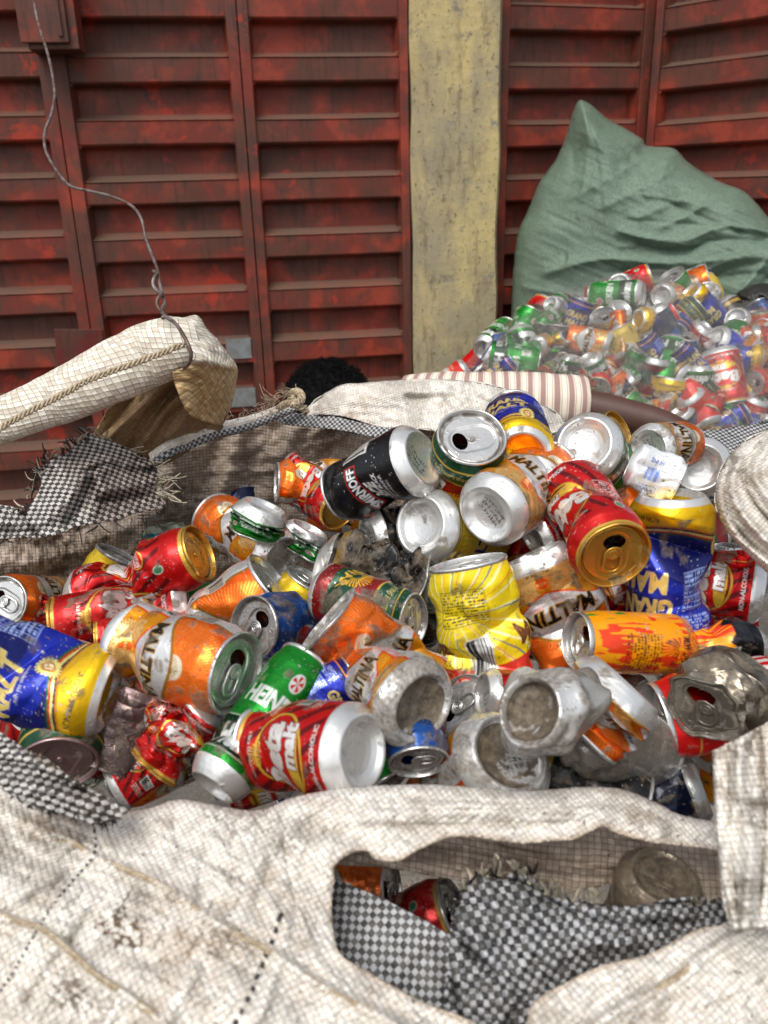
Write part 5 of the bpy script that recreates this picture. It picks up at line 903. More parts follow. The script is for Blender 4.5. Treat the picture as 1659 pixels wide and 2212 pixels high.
kid(fringe('twine_fringe', [(585, 868), (605, 860), (625, 850), (640, 846)], 1.02, 'twine', None, 70, 15, 55, 1.1, (120, 230), 4)); kid(fringe('twine_fringe', [(440, 915), (480, 905), (540, 893), (590, 880)], 1.03, 'twine', None, 90, 8, 40, .9, (40, 300), 9, 1.4))
# tied roll, upper left
rp = smooth_line([(-160, 975, .86), (-60, 935, .86), (0, 911, .87), (60, 887, .87), (120, 862, .88), (190, 832, .88), (250, 800, .88), (310, 772, .89), (360, 752, .89), (395, 742, .89), (420, 738, .895)], 8)
n_ = len(rp); rpx = np.interp(rp[:, 0], [-160, 0, 60, 130, 200, 260, 320, 370, 400, 430], [46, 49, 52, 57, 63, 68, 69, 64, 55, 40]); P = at(rp[:, 0], rp[:, 1], rp[:, 2])
kid(sweep('tied_roll', P, rpx / F * rp[:, 2], 'roll', None, 40, flat=.8, wob=.10, seed=8, twist=.25))
kid(cord('stitched_seam', [(-60, 965, .79), (0, 925, .795), (60, 890, .80), (120, 860, .805), (190, 822, .805), (260, 795, .805), (330, 770, .815), (375, 752, .82), (405, 742, .83)], .0028, 'twine', None, pitch=34))
kid(sheet('gathered_end', cr([(1060, 60), (1180, 70), (1280, 55), (1340, 140), (1400, 200), (1470, 290), (1535, 390), (1530, 480), (1515, 580), (1480, 680), (1440, 760), (1330, 740), (1235, 700), (1190, 630), (1150, 540), (1120, 430), (1190, 385), (1240, 300), (1200, 180)], 0, 663.7), [(360, 690, .90), (430, 700, .91), (510, 800, .93), (500, 880, .96), (420, 890, .90), (380, 820, .87), (440, 780, .86), (410, 740, .87)], 'roll', step=3., rot=-15, seed=12, rolls=[(cr([(1060, 60), (1180, 70), (1280, 55), (1340, 140), (1400, 200), (1470, 290), (1535, 390), (1515, 580), (1440, 760)], 0, 663.7), 26, .05)],
    ridges=[(cr([(1200, 330), (1350, 350), (1520, 400)], 0, 663.7), 7, .012), (cr([(1220, 200), (1320, 200), (1420, 260)], 0, 663.7), 8, -.01), (cr([(1230, 260), (1350, 280), (1480, 340)], 0, 663.7), 6, -.006), (cr([(1160, 560), (1220, 640), (1260, 700)], 0, 663.7), 12, .01), (cr([(1280, 450), (1300, 600), (1290, 720)], 0, 663.7), 10, -.006)], noise=((.004, 40, 16, 15),),
    col=lambda G: 1 - (sm(G[:, 1] - .1 * (G[:, 0] - 400), 772, 790)[:, None]) * (1 - lin([.84, .74, .58]))))
kid(sheet('inner_lining', cr([(1130, 420), (1060, 440), (900, 500), (730, 600), (680, 700), (640, 760), (618, 830), (700, 880), (800, 930), (900, 1000), (1000, 1040), (1180, 960), (1300, 860), (1450, 770), (1280, 700), (1180, 560)], 0, 663.7), [(380, 805, .93), (300, 840, .95), (215, 930, .99), (300, 990, 1.02), (400, 960, 1.03), (470, 920, 1.03), (400, 870, .97)], 'tan', step=3., rot=-40, seed=14,
    ridges=[(cr([(1100, 450), (950, 620), (700, 850)], 0, 663.7), 9, .016), (cr([(1130, 520), (1000, 680), (850, 900)], 0, 663.7), 10, -.012), (cr([(1150, 590), (1050, 700), (960, 850)], 0, 663.7), 8, .012), (cr([(900, 520), (760, 690), (660, 830)], 0, 663.7), 9, -.01), (cr([(1220, 690), (1100, 830)], 0, 663.7), 12, .014)], noise=((.006, 90, 18, -50),)))
# right-hand folds of the rim
kid(sheet('side_fold', [(1700, 905), (1659, 928), (1620, 945), (1590, 970), (1560, 1005), (1548, 1045), (1545, 1090), (1560, 1130), (1585, 1165), (1620, 1200), (1659, 1238), (1720, 1290)], [(1700, 910, .80), (1600, 960, .79), (1550, 1060, .735), (1600, 1180, .70), (1700, 1250, .68), (1640, 1080, .715)], 'white', step=2.6, rot=-50, seed=16,
    ridges=[([(1600, 985), (1582, 1050), (1610, 1120), (1690, 1200)], 9, .014), ([(1640, 960), (1606, 1030), (1640, 1100), (1720, 1180)], 6, -.012), ([(1670, 950), (1630, 1020), (1670, 1085), (1740, 1140)], 9, .014), ([(1700, 980), (1660, 1020), (1720, 1080)], 5, -.010), ([(1575, 1010), (1562, 1075), (1600, 1150), (1680, 1220)], 5, -.008)], rolls=[([(1700, 905), (1659, 928), (1590, 970), (1548, 1045), (1560, 1130), (1620, 1200), (1720, 1290)], 16, .035)], noise=((.004, 60, 14, 40),), col=stains([(1580, 1000, 40, .6), (1560, 1100, 40, .6)])))
kid(sheet('side_strip', [(1540, 1622), (1600, 1592), (1659, 1560), (1760, 1530), (1780, 1990), (1660, 2000), (1582, 2008), (1566, 1960), (1556, 1880), (1546, 1760)], [(1540, 1630, .49), (1659, 1560, .50), (1570, 1990, .425), (1700, 1990, .43), (1740, 1560, .51)], 'white', step=3., rot=-4, seed=18, curve=False,
    ridges=[([(1600, 1590), (1598, 1700), (1620, 1820), (1610, 2000)], 14, .012), ([(1572, 1612), (1580, 1800), (1596, 2000)], 5, -.005, 'c'), ([(1640, 1570), (1650, 1750), (1640, 1990)], 8, -.008), ([(1545, 1700), (1620, 1740), (1700, 1730)], 10, -.006), ([(1555, 1860), (1640, 1900), (1720, 1880)], 10, .006)], rolls=[([(1540, 1622), (1546, 1760), (1556, 1880), (1582, 2008)], 10, .012)], noise=((.004, 30, 120, 8), (.002, 20, 20)), col=stains([(1600, 1600, 60, .7), (1650, 1750, 60, .6), (1590, 1950, 60, .6)], amt=1.6)))
# outer skin of the sack below and around what the picture shows: a closed body standing on the ground
def sackbody(name, parent, mat, c, rx, ry, ztop, seed=1, lean=0):
    nu, nv = 90, 40; th = np.arange(nu) / nu * 2 * math.pi; z = np.linspace(0, ztop, nv)[:, None]; q = z / ztop
    k = 1 + .10 * np.sin(q * math.pi) - .12 * (1 - sm(q, 0, .12)); X = c[0] + rx * k * np.cos(th); Y = c[1] + ry * k * np.sin(th) + 0 * z; X = X + 0 * z; Z = z + 0 * X
    P = np.stack([X, Y, Z], -1).reshape(-1, 3); n = fbm(P * np.array([9, 9, 4]) + seed, 3, seed) - .5; ctr = np.array([c[0], c[1], 0]); r = P - ctr; r[:, 2] = 0; P = P + r * (n * .16)[:, None]
    uv = np.stack([np.tile(th * rx, nv), P[:, 2]], -1); me = mesh_np(name, P, gridq(nv, nu, True), np.ones((len(P), 3)), uv); me.materials.append(M[mat]); return link(name, me, parent)
kid(sackbody('sack_body', None, 'white', (0.02, .80), .60, .46, .74, 4))
# ------------------------------------------------------------------ black and white checked cloths
CP = cr([(-60, 1290), (0, 1280), (100, 1300), (150, 1335), (200, 1285), (240, 1220), (270, 1130), (255, 1060), (340, 985), (440, 935), (520, 872), (600, 838), (700, 862), (820, 912), (900, 950), (990, 1010), (1022, 1080), (1005, 1170), (1045, 1230), (1062, 1300), (900, 1330), (760, 1380), (640, 1400), (480, 1430), (380, 1470), (280, 1490), (150, 1490), (0, 1500), (-60, 1500)], 0, 663.7)
CC = [(-20, 1100, .86), (0, 1160, .85), (90, 1150, .85), (80, 1080, .88), (110, 1010, .91), (200, 945, .95), (330, 1000, .96), (340, 1090, .93), (200, 1120, .88), (200, 1040, .90), (130, 1100, .87)]
e = empty('checked_cloth', at(150, 1080, .9)); tag(e, 'frayed black and white checked cloth hanging over the left side of the sack', 'woven cloth', 'torn black and white checked cloths')
def kid2(o, e): o.parent = e; o.matrix_parent_inverse = Matrix.Translation(-e.location); return o
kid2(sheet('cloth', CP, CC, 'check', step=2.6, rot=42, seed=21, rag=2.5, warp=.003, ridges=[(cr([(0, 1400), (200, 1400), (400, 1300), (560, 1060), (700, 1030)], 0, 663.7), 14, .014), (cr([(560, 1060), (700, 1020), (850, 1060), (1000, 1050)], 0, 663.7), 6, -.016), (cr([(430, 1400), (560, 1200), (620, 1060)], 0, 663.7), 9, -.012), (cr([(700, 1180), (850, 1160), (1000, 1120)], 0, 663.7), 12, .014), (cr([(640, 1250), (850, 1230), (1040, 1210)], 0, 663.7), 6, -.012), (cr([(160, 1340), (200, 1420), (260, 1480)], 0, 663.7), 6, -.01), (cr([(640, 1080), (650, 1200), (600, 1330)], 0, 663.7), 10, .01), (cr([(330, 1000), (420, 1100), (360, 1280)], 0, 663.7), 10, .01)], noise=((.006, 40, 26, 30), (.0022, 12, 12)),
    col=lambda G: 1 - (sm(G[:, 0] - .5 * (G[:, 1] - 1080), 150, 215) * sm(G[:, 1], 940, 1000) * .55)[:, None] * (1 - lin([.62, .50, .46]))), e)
kid2(fringe('black_fringe', cr([(0, 1290), (150, 1330), (240, 1200), (260, 1060), (340, 985), (440, 935), (600, 838)], 0, 663.7), CC, 'blackstrip', None, 60, 12, 62, 4.5, (90, 215), 3, 1.), e)
kid2(fringe('pale_fringe', cr([(150, 1320), (260, 1090), (340, 985), (600, 838), (720, 870)], 0, 663.7), CC, 'palestrip', None, 46, 12, 50, 5, (70, 200), 5, 1.2), e)
kid2(fringe('pale_fringe', cr([(820, 912), (990, 1010), (1022, 1080), (1005, 1170), (1045, 1230)], 0, 663.7), CC, 'palestrip', None, 40, 20, 95, 4, (-50, 40), 6, .5), e)
kid2(fringe('black_fringe', cr([(900, 950), (1010, 1060), (1062, 1300), (640, 1400), (40, 1495)], 0, 663.7), CC, 'blackstrip', None, 34, 15, 80, 3.5, (220, 330), 7, .8), e)
e = empty('checked_cloth', at(130, 1690, .5)); tag(e, 'torn strip of black and white checked cloth lying over the rim at the lower left', 'woven cloth', 'torn black and white checked cloths')
C2 = [(-40, 1580, .56), (0, 1700, .50), (140, 1650, .53), (270, 1755, .505), (150, 1760, .49), (60, 1640, .53)]
kid2(sheet('cloth', cr([(-100, 590), (0, 600), (90, 660), (200, 730), (290, 760), (400, 850), (560, 950), (700, 1030), (830, 1105), (760, 1150), (640, 1190), (520, 1160), (400, 1120), (280, 1100), (180, 1040), (90, 1010), (0, 960), (-100, 900)], 0, 1382.7), C2, 'check', step=2.4, rot=38, seed=23, rag=3.5, ridges=[(cr([(0, 900), (300, 960), (650, 1110)], 0, 1382.7), 9, .010), (cr([(0, 780), (250, 830), (600, 1000)], 0, 1382.7), 6, -.008), (cr([(0, 680), (200, 780), (500, 940)], 0, 1382.7), 10, .010)], noise=((.004, 40, 14, 25),)), e)
kid2(fringe('black_fringe', cr([(90, 1010), (280, 1100), (400, 1120), (640, 1190), (760, 1150)], 0, 1382.7), C2, 'blackstrip', None, 60, 6, 26, 4.5, (180, 330), 8, 1.2), e); kid2(fringe('pale_fringe', cr([(200, 740), (400, 850), (600, 980)], 0, 1382.7), C2, 'palestrip', None, 12, 8, 26, 3, (0, 160), 9, 1.), e)
e = empty('checked_cloth', at(1000, 2080, .46)); tag(e, 'grey and white checked cloth bundled inside the torn hole of the sack front', 'woven cloth', 'torn black and white checked cloths')
C3 = [(700, 1900, .52), (1000, 2050, .485), (700, 2200, .475), (980, 2250, .47), (850, 2060, .485)]
kid2(sheet('cloth', [(690, 1880), (722, 1898), (800, 1930), (880, 1968), (1000, 2040), (1040, 2100), (1030, 2280), (900, 2290), (690, 2290)], C3, 'check2', step=3., rot=40, seed=25, noise=((.003, 60, 60),), ridges=[([(960, 2010), (970, 2100), (950, 2240)], 22, .008)]), e)
C4 = [(980, 1960, .50), (1060, 1900, .51), (1200, 1960, .485), (1500, 1960, .49), (1300, 2050, .475), (1150, 2150, .46), (970, 2230, .46), (1000, 2080, .465), (1620, 1960, .50), (1300, 2150, .475)]
kid2(sheet('cloth', cr([(520, 640), (535, 560), (560, 520), (610, 480), (680, 500), (760, 465), (840, 500), (930, 540), (1000, 575), (1100, 590), (1200, 590), (1300, 565), (1400, 560), (1530, 575), (1620, 600), (1600, 720), (1450, 800), (1300, 900), (1100, 1050), (900, 1180), (500, 1180), (490, 980), (510, 760)], 664, 1604, .6), C4, 'check2', step=2.8, rot=8, seed=26, rag=3, warp=.003, ridges=[([(990, 1980), (1050, 2060), (1100, 2180)], 14, .012), ([(1040, 1900), (1100, 2000), (1200, 2080)], 12, .012), ([(1000, 2040), (1080, 2120), (1100, 2220)], 7, -.010), ([(1120, 1930), (1220, 2020), (1350, 2040)], 14, .010), ([(1180, 1940), (1300, 1990), (1500, 1990)], 8, -.008), ([(960, 2060), (985, 2150), (1000, 2230)], 7, -.012)], noise=((.006, 50, 24, 20), (.003, 16, 16)), rolls=[([(976, 2000), (1000, 1920), (1060, 1890), (1200, 1930), (1300, 1955), (1550, 1945)], 14, .02)]), e)
kid2(fringe('pale_fringe', [(1000, 1930), (1050, 1895), (1120, 1890), (1200, 1935), (1290, 1950)], C4, 'palestrip', None, 54, 26, 60, 15, (60, 130), 11, .7), e); kid2(fringe('black_fringe', [(990, 2000), (1000, 1930), (1050, 1900), (1150, 1900)], C4, 'blackstrip', None, 26, 18, 60, 9, (60, 140), 12, .9), e)
kid2(fringe('pale_fringe', [(1480, 1955), (1560, 1948)], C4, 'palestrip', None, 14, 12, 30, 9, (20, 130), 13, .9), e)
e = empty('checked_cloth', at(1550, 950, 1.)); tag(e, 'grey and white checked cloth at the right behind the heap, covering the hand', 'woven cloth', 'torn black and white checked cloths')
kid2(sheet('cloth', [(1420, 930), (1480, 932), (1540, 928), (1620, 918), (1720, 905), (1740, 1100), (1600, 1100), (1450, 1060), (1400, 980)], [(1420, 930, 1.05), (1720, 910, 1.02), (1500, 1000, .98), (1700, 1050, .95), (1440, 1040, .98)], 'check2', step=2.6, rot=20, seed=27, rolls=[([(1420, 930), (1480, 932), (1540, 928), (1620, 918), (1720, 905)], 12, .02)], ridges=[([(1450, 940), (1540, 960), (1600, 985)], 10, .008), ([(1560, 935), (1600, 960)], 8, -.008)], noise=((.004, 40, 20, 20),)), e)
# ------------------------------------------------------------------ wire
wp = smooth_line([(60, -120, 1.6), (68, -40, 1.5), (75, 12, 1.45), (84, 55, 1.42), (100, 105, 1.36), (112, 155, 1.3), (118, 205, 1.25), (110, 250, 1.2), (97, 285, 1.18), (98, 322, 1.15), (118, 362, 1.12), (150, 400, 1.08), (195, 413, 1.05), (240, 424, 1.02), (285, 445, 1.0), (306, 475, .98), (314, 512, .97), (326, 545, .95), (341, 585, .92), (345, 612, .905), (352, 640, .89), (356, 655, .875), (350, 668, .86), (358, 684, .845), (380, 700, .83), (402, 735, .815), (413, 765, .815), (408, 785, .825), (398, 795, .85)], 8)
wire = empty('wire', at(300, 500, 1.)); tag(wire, 'thin bent rusty wire hanging down the doors and twisted round the tied sack corner', 'wire')
kid2(sweep('wire_strand', at(wp[:, 0], wp[:, 1], wp[:, 2]), np.interp(np.arange(len(wp)), [0, 130, 190, 232], [.0026, .0018, .0019, .0020]), 'wire', None, 8), wire)
t_ = np.linspace(0, 1, 60); wx = 331 + 22 * t_ + 7 * np.sin(t_ * 16); wy = 580 + 112 * t_ + 5 * np.cos(t_ * 16); wdp = .925 - .075 * t_ + .004 * np.cos(t_ * 16); kid2(sweep('wire_twist', at(wx, wy, wdp), .0021, 'wire', None, 8), wire)
# ------------------------------------------------------------------ filled bags behind
def blob(name, poly, d0, T, T2, smax, mat, step=6., bumps=((.02, 90, 60, 0),), ridges=(), seed=0, rot=0, dfun=None, col=None):
    poly = ragged(smooth_line(poly, 5, True), 1., seed); x0, y0 = poly.min(0) - step; x1, y1 = poly.max(0) + step; xs = np.arange(x0, x1, step); ys = np.arange(y0, y1, step)
    G = np.stack(np.meshgrid(xs, ys), -1).reshape(-1, 2); Q = gridq(len(ys), len(xs), False); Q = Q[inside(G[Q].mean(1), poly)]; cnt = np.bincount(Q.ravel(), minlength=len(G)); b = np.where((cnt > 0) & (cnt < 4))[0]; d, n_, _ = seg_dist(G[b], poly, True); G[b] = n_
    used = np.where(cnt > 0)[0]; rm = np.full(len(G), -1); rm[used] = np.arange(len(used)); isb = (cnt[used] < 4); G = G[used]; Q = rm[Q]
    s, _, _ = seg_dist(G, poly, True); s[isb] = 0; h = np.sqrt(np.maximum(0, 1 - (1 - np.minimum(s / smax, 1)) ** 2)); D0 = d0 if dfun is None else dfun(G); Df = D0 - T * h; Db = D0 + T2 * h + 0 * G[:, 0]; w_ = np.minimum(s / 25, 1)
    for amp, sx, sy, a in bumps:
        a = R(a); U = G[:, 0] * math.cos(a) + G[:, 1] * math.sin(a); V = -G[:, 0] * math.sin(a) + G[:, 1] * math.cos(a); n = fbm(np.stack([U / sx, V / sy, 0 * U + seed], -1), 3, seed + 3); Df = Df - amp * (1 - np.abs(2 * n - 1) * 2.2) * w_
    for r in ridges:
        dd, _, t = seg_dist(G, smooth_line(r[0], 6)); Df = Df - r[2] * (np.exp(-(dd / r[1]) ** 2) if len(r) < 4 else np.exp(-dd / r[1])) * w_
    A, B = at(G[:, 0], G[:, 1], Df), at(G[:, 0], G[:, 1], Db); nb = np.arange(len(G)) + len(G); nb[isb] = np.where(isb)[0]; Vv = np.concatenate([A, B]); Q2 = nb[Q][:, ::-1]; uv = planeuv(A, rot); c = col(G) if col else np.ones((len(G), 3))
    me = mesh_np(name, Vv, np.concatenate([Q, Q2]), np.concatenate([c, c]), np.concatenate([uv, uv])); me.materials.append(M[mat]); return link(name, me), (poly, G, Df)
gp = [(1255, 216), (1282, 230), (1310, 255), (1355, 280), (1387, 300), (1398, 315), (1455, 320), (1480, 345), (1515, 370), (1560, 395), (1605, 412), (1640, 445), (1670, 480), (1730, 530), (1760, 640), (1740, 800), (1700, 1000), (1660, 1250), (1400, 1330), (1150, 1320), (1090, 1150), (1085, 900), (1100, 760), (1105, 670), (1110, 570), (1120, 500), (1140, 455), (1165, 395), (1200, 345), (1222, 295), (1240, 235)]
gdf = tps([(1250, 220, 2.50), (1250, 700, 2.76), (1400, 330, 2.54), (1659, 480, 2.46), (1700, 700, 2.56), (1100, 700, 2.76), (1100, 1300, 2.9), (1700, 1300, 2.7)])
gs, _ = blob('green_sack', gp, 2.42, .24, .06, 190, 'green', 4., ((.010, 190, 110, 20), (.003, 120, 12, 24)), seed=31, rot=-12, dfun=gdf,
    ridges=[(r_[0], r_[1] * .8, r_[2] * .75, 'c') for r_ in [([(1659, 500), (1560, 490), (1480, 520), (1400, 515), (1340, 500)], 12, .03), ([(1650, 520), (1540, 520), (1470, 545), (1380, 530)], 8, -.03), ([(1659, 540), (1560, 560), (1450, 570), (1300, 560), (1180, 590)], 18, .03), ([(1640, 590), (1500, 600), (1350, 590)], 12, -.025), ([(1640, 470), (1540, 440), (1480, 470), (1430, 490)], 10, .02), ([(1600, 500), (1520, 470), (1450, 440)], 7, -.018), ([(1270, 240), (1300, 300), (1320, 340)], 16, .02), ([(1400, 330), (1330, 380), (1230, 430)], 16, .012), ([(1480, 350), (1400, 400), (1300, 450)], 14, .012), ([(1560, 410), (1480, 430), (1380, 470)], 12, .014), ([(1230, 300), (1240, 380), (1200, 470)], 16, -.012), ([(1659, 560), (1600, 630), (1560, 680)], 14, .03), ([(1659, 600), (1620, 660), (1600, 700)], 10, -.03), ([(1130, 620), (1250, 640), (1400, 630)], 12, .018)]] + [([(1662, 505 + 12 * i), (1600 - 8 * i, 478 + 22 * i), (1500 - 10 * i, 440 + 44 * i), (1380 - 20 * i, 420 + 56 * i)], 4.5, (-1) ** i * .008, 'c') for i in range(6)] + [([(1262, 232), (1270 + 16 * i, 320 + 4 * i), (1250 + 50 * i, 470 - 10 * i)], 5, (-1) ** i * .006) for i in range(4)],
    col=stains([(1360, 330, 26, .35), (1250, 320, 12, .4), (1215, 560, 22, .4), (1450, 420, 26, .3)], amt=.2))
tag(gs, 'bulging green woven sack with a pointed top leaning on the red doors', 'sack')
# net bag full of cans
npoly = [(925, 835), (960, 815), (1000, 788), (1025, 765), (1040, 738), (1070, 712), (1100, 688), (1140, 660), (1170, 640), (1210, 628), (1250, 616), (1290, 604), (1330, 592), (1400, 582), (1450, 584), (1510, 592), (1545, 612), (1570, 640), (1610, 650), (1659, 648), (1730, 665), (1780, 760), (1790, 1000), (1760, 1300), (1600, 1500), (1200, 1520), (980, 1400), (900, 1150), (890, 950)]
nd = tps([(930, 840, 2.16), (1100, 700, 2.18), (1400, 590, 2.22), (1700, 660, 2.18), (1400, 900, 2.10), (1000, 1000, 2.12), (1750, 1000, 2.06), (1300, 1400, 2.06)])
nb_, (npl, NG, ND) = blob('net_bag', npoly, 2.2, .16, .10, 130, 'net', 7., ((.012, 90, 40, -35), (.007, 60, 9, -42)), seed=33, dfun=nd, ridges=[([(1250, 620), (1150, 690), (1050, 790)], 10, .02), ([(1330, 596), (1200, 700), (1080, 800)], 8, -.015), ([(1400, 590), (1300, 640), (1250, 720)], 9, .012)])
tag(nb_, 'translucent grey net bag stuffed with crushed cans in front of the green sack', 'net bag')
def net_depth(x, y):
    i = np.argmin((NG[:, 0] - x) ** 2 + (NG[:, 1] - y) ** 2); return ND[i]
NET = 'crushed cans inside the net bag'
def netlow(x, y, s=0):   # helper names for where a can lies in the net bag
    c = ['left tip', 'left side', 'left of the centre', 'centre', 'right of the centre', 'right side'][max(0, min(5, int((x - 960) / 118)))]; r = 'top' if y < 650 else 'upper part' if y < 715 else 'middle' if y < 785 else 'lower part' if y < 860 else 'bottom'
    return r, c
NH = [  # cans one can pick out through the net: label, design, (x, y, D, a, t, end, spin), ops
 ('black energy drink can with a green claw mark inside the net bag', 'claw', (1206, 702, 58, 84, 12, 'lid', 92), []),
 ('gold over red malt can with a round white badge inside the net bag', 'gold', (1330, 706, 70, 118, 10, 'lid', 84), [('pin', 0, 30, 26, 8), ('sq', 0, [(0, .9), (115, .8)], .2)]),
 ('blue can with cream letters in the upper left of the net bag', 'blue', (1262, 645, 56, 70, 24, 'lid', 90), []),
 ('blue can with red letters on the right side of the net bag', 'bullet', (1541, 730, 66, 158, 28, 'base', 272), []),
 ('green can with big white letters, upended in the right half of the net bag', 'hein', (1511, 788, 60, 92, 14, 'base', 80), [('pin', 0, 70, 26, 8)]),
 ('red can with a white two-line name upside down at the right of the net bag', 'red', (1577, 876, 74, -82, 10, 'lid', 88), [('sq', 0, [(0, .6), (115, .7)], .4)]),
 ('flat red crushed can lying slantwise near the top of the net bag', 'plainred', (1460, 672, 44, 34, 14, 'lid', 200), [('sq', 0, [(0, .6), (115, .7)], .2)]),
 ('crushed blue and yellow can, silver bottom up, lower middle of the net bag', 'blue', (1452, 810, 78, 84, 22, 'base', 96), [('pin', 0, 50, 24, 12), ('short', 30, 90, .75, 6)]),
 ('orange and white can crushed in the centre of the net bag', 'orange', (1322, 748, 58, -18, 24, 'base', 84), [('pin', 0, 60, 26, 12)]),
 ('blue and yellow can lying at the left of the net bag above the striped sleeve', 'blue', (1112, 775, 58, 38, 22, 'lid', 90), []),
 ('orange, white and gold can lying slantwise at the bottom of the net bag', 'orange', (1320, 810, 50, 128, 14, 'lid', 90), [('sq', 0, [(0, .8), (115, .8)])]),
 ('red can with an open gold lid at the bottom of the net bag', 'red', (1292, 838, 54, -120, 40, 'lid', 90), []),
 ('red can with a gold lid at the right edge of the net bag', 'plainred', (1625, 828, 56, 190, 34, 'lid', 90), []),
 ('black and gold stout can at the right edge of the net bag', 'stout', (1630, 740, 64, -60, 20, 'lid', 90), []),
 ('silver can bottom shining at the top of the net bag', 'silver', (1335, 612, 58, 150, 60, 'base', 0), []),
 ('silver can bottom at the upper middle of the net bag', 'orange', (1428, 640, 56, 200, 52, 'base', 0), []),
 ('round silver can bottom at the left slope of the net bag', 'silver', (1188, 655, 40, 160, 50, 'base', 0), []),
 ('round silver can bottom near the upper middle of the net bag', 'hein', (1345, 664, 56, 60, 56, 'base', 0), []),
 ('flattened can with a wide silver end in the right half of the net bag', 'red', (1485, 756, 60, 80, 50, 'base', 0), []),
 ('red can with a green and yellow diamond at the upper right of the net bag', 'star', (1512, 660, 66, 40, 16, 'lid', 20), [('pin', 0, 60, 26, 12)]),
 ('silver can end at the top right of the net bag', 'silver', (1525, 622, 56, 120, 46, 'base', 0), []),
 ('red can at the top of the net bag', 'red', (1408, 596, 60, 20, 20, 'lid', 60), [('pin', 0, 60, 26, 12)]),
 ('orange and silver can at the far right of the net bag', 'orange', (1588, 686, 58, 150, 50, 'base', 0), []),
]
def netcan(des, k, ops, ps, lab, off=.045, dirt=.25):
    parts = proto(des, k, ops, dirt=dirt, metk=.6); x, y, D, a, t, end, sp = ps; Lq = 100 * math.cos(R(t)); d = max([net_depth(x - math.cos(R(a)) * Lq * q, y + math.sin(R(a)) * Lq * q) + .030 * q * math.sin(R(-t)) for q in (0, .5, 1)]) + off
    s = D * d / (F * .066); m = pose(x, y, D, a, t, end, sp, s=s, dd=0.); return can_object('netted_can', parts, m, lab, 'drink can', NET)
placed = []
for i, (lab, des, ps, ops) in enumerate(NH):
    ops = relops(ops, ps[6]); netcan(des, 40 + i, ops, ps, lab); x, y, D, a, t = ps[:5]; L = 50 * math.cos(R(t)); placed.append((x - math.cos(R(a)) * L, y + math.sin(R(a)) * L)); placed.append((x, y))
mixd = ['orange', 'red', 'orange', 'blue', 'hein', 'star', 'red', 'orange', 'plainred', 'blue', 'black', 'navy', 'hein', 'gold', 'stout', 'star']
rn = random.Random(11); cnt = {}; tries = 0; nn = 0; pts = []
ordw = ['first', 'second', 'third', 'fourth', 'fifth', 'sixth', 'seventh', 'eighth', 'ninth', 'tenth']
while tries < 12000 and nn < 172:
    tries += 1; x, y = rn.uniform(940, 1740), rn.uniform(590, 960); q = np.array([[x, y]])
    if not inside(q, npl)[0] or seg_dist(q, npl, True)[0][0] < 9: continue
    deep = nn > 108; md = min([math.hypot(x - a, y - b) for a, b in (placed if not deep else pts[108:] or [(0, 0)])]); mind = 31 if not deep else 38
    if md < mind: continue
    a_, t_ = rn.uniform(0, 360), rn.uniform(4, 42); Lq = 100 * math.cos(R(t_)); o2 = np.array([[x - math.cos(R(a_)) * Lq, y + math.sin(R(a_)) * Lq]])
    if not inside(o2, npl)[0]: continue
    des = rn.choice(mixd); k = rn.randrange(3); r, c = netlow(x, y); pts.append((x, y)); placed.append((x, y)); key = (des, r, c, deep); cnt[key] = cnt.get(key, 0) + 1
    lab = '%s can %s net bag, %s, %s%s' % (CN[des], 'deep in the' if deep else 'in the', r, c, '' if cnt[key] == 1 else ', %s' % ordw[cnt[key] - 1])
    netcan(des, k, crushops(k + 10), (x, y, rn.uniform(56, 66), a_, t_, rn.choice(['lid', 'base']), rn.uniform(0, 360)), lab, off=.14 if deep else .047); nn += 1
m = pose(1530, 590, 54, 15, 25, 'lid', 90, s=54 * 2.2 / (F * .066)); can_object('loose_can', proto('orange', 0, crushops(10), dirt=.3), m, 'orange can resting on top of the net bag against the green sack', 'drink can')
kid2(fringe('black_fringe', [(1625, 640), (1659, 625), (1700, 640)], 2.16, 'blackstrip', None, 40, 12, 40, 2, (40, 160), 21, 1.3), gs) if False else None
lp = smooth_line([(1066, 722, 2.03), (1064, 738, 2.02), (1060, 745, 2.02), (1050, 760, 2.02), (1035, 780, 2.01), (1022, 800, 2.0), (1019, 812, 2.0)], 6); c_ = sweep('cord', at(lp[:, 0], lp[:, 1], lp[:, 2]), .0016, 'blueline', None, 6); tag(c_, 'thin blue cord tied on the left slope of the net bag', 'cord')
# grey plastic film bunch at the far right behind the net bag
f_, _ = blob('plastic_bundle', [(1590, 640), (1620, 618), (1660, 612), (1720, 622), (1760, 680), (1720, 740), (1640, 700)], 2.3, .06, .05, 40, 'plastic', 4., ((.012, 16, 8, 30),), seed=41); tag(f_, 'bunch of dark plastic between the green sack and the net bag at the right', 'plastic')
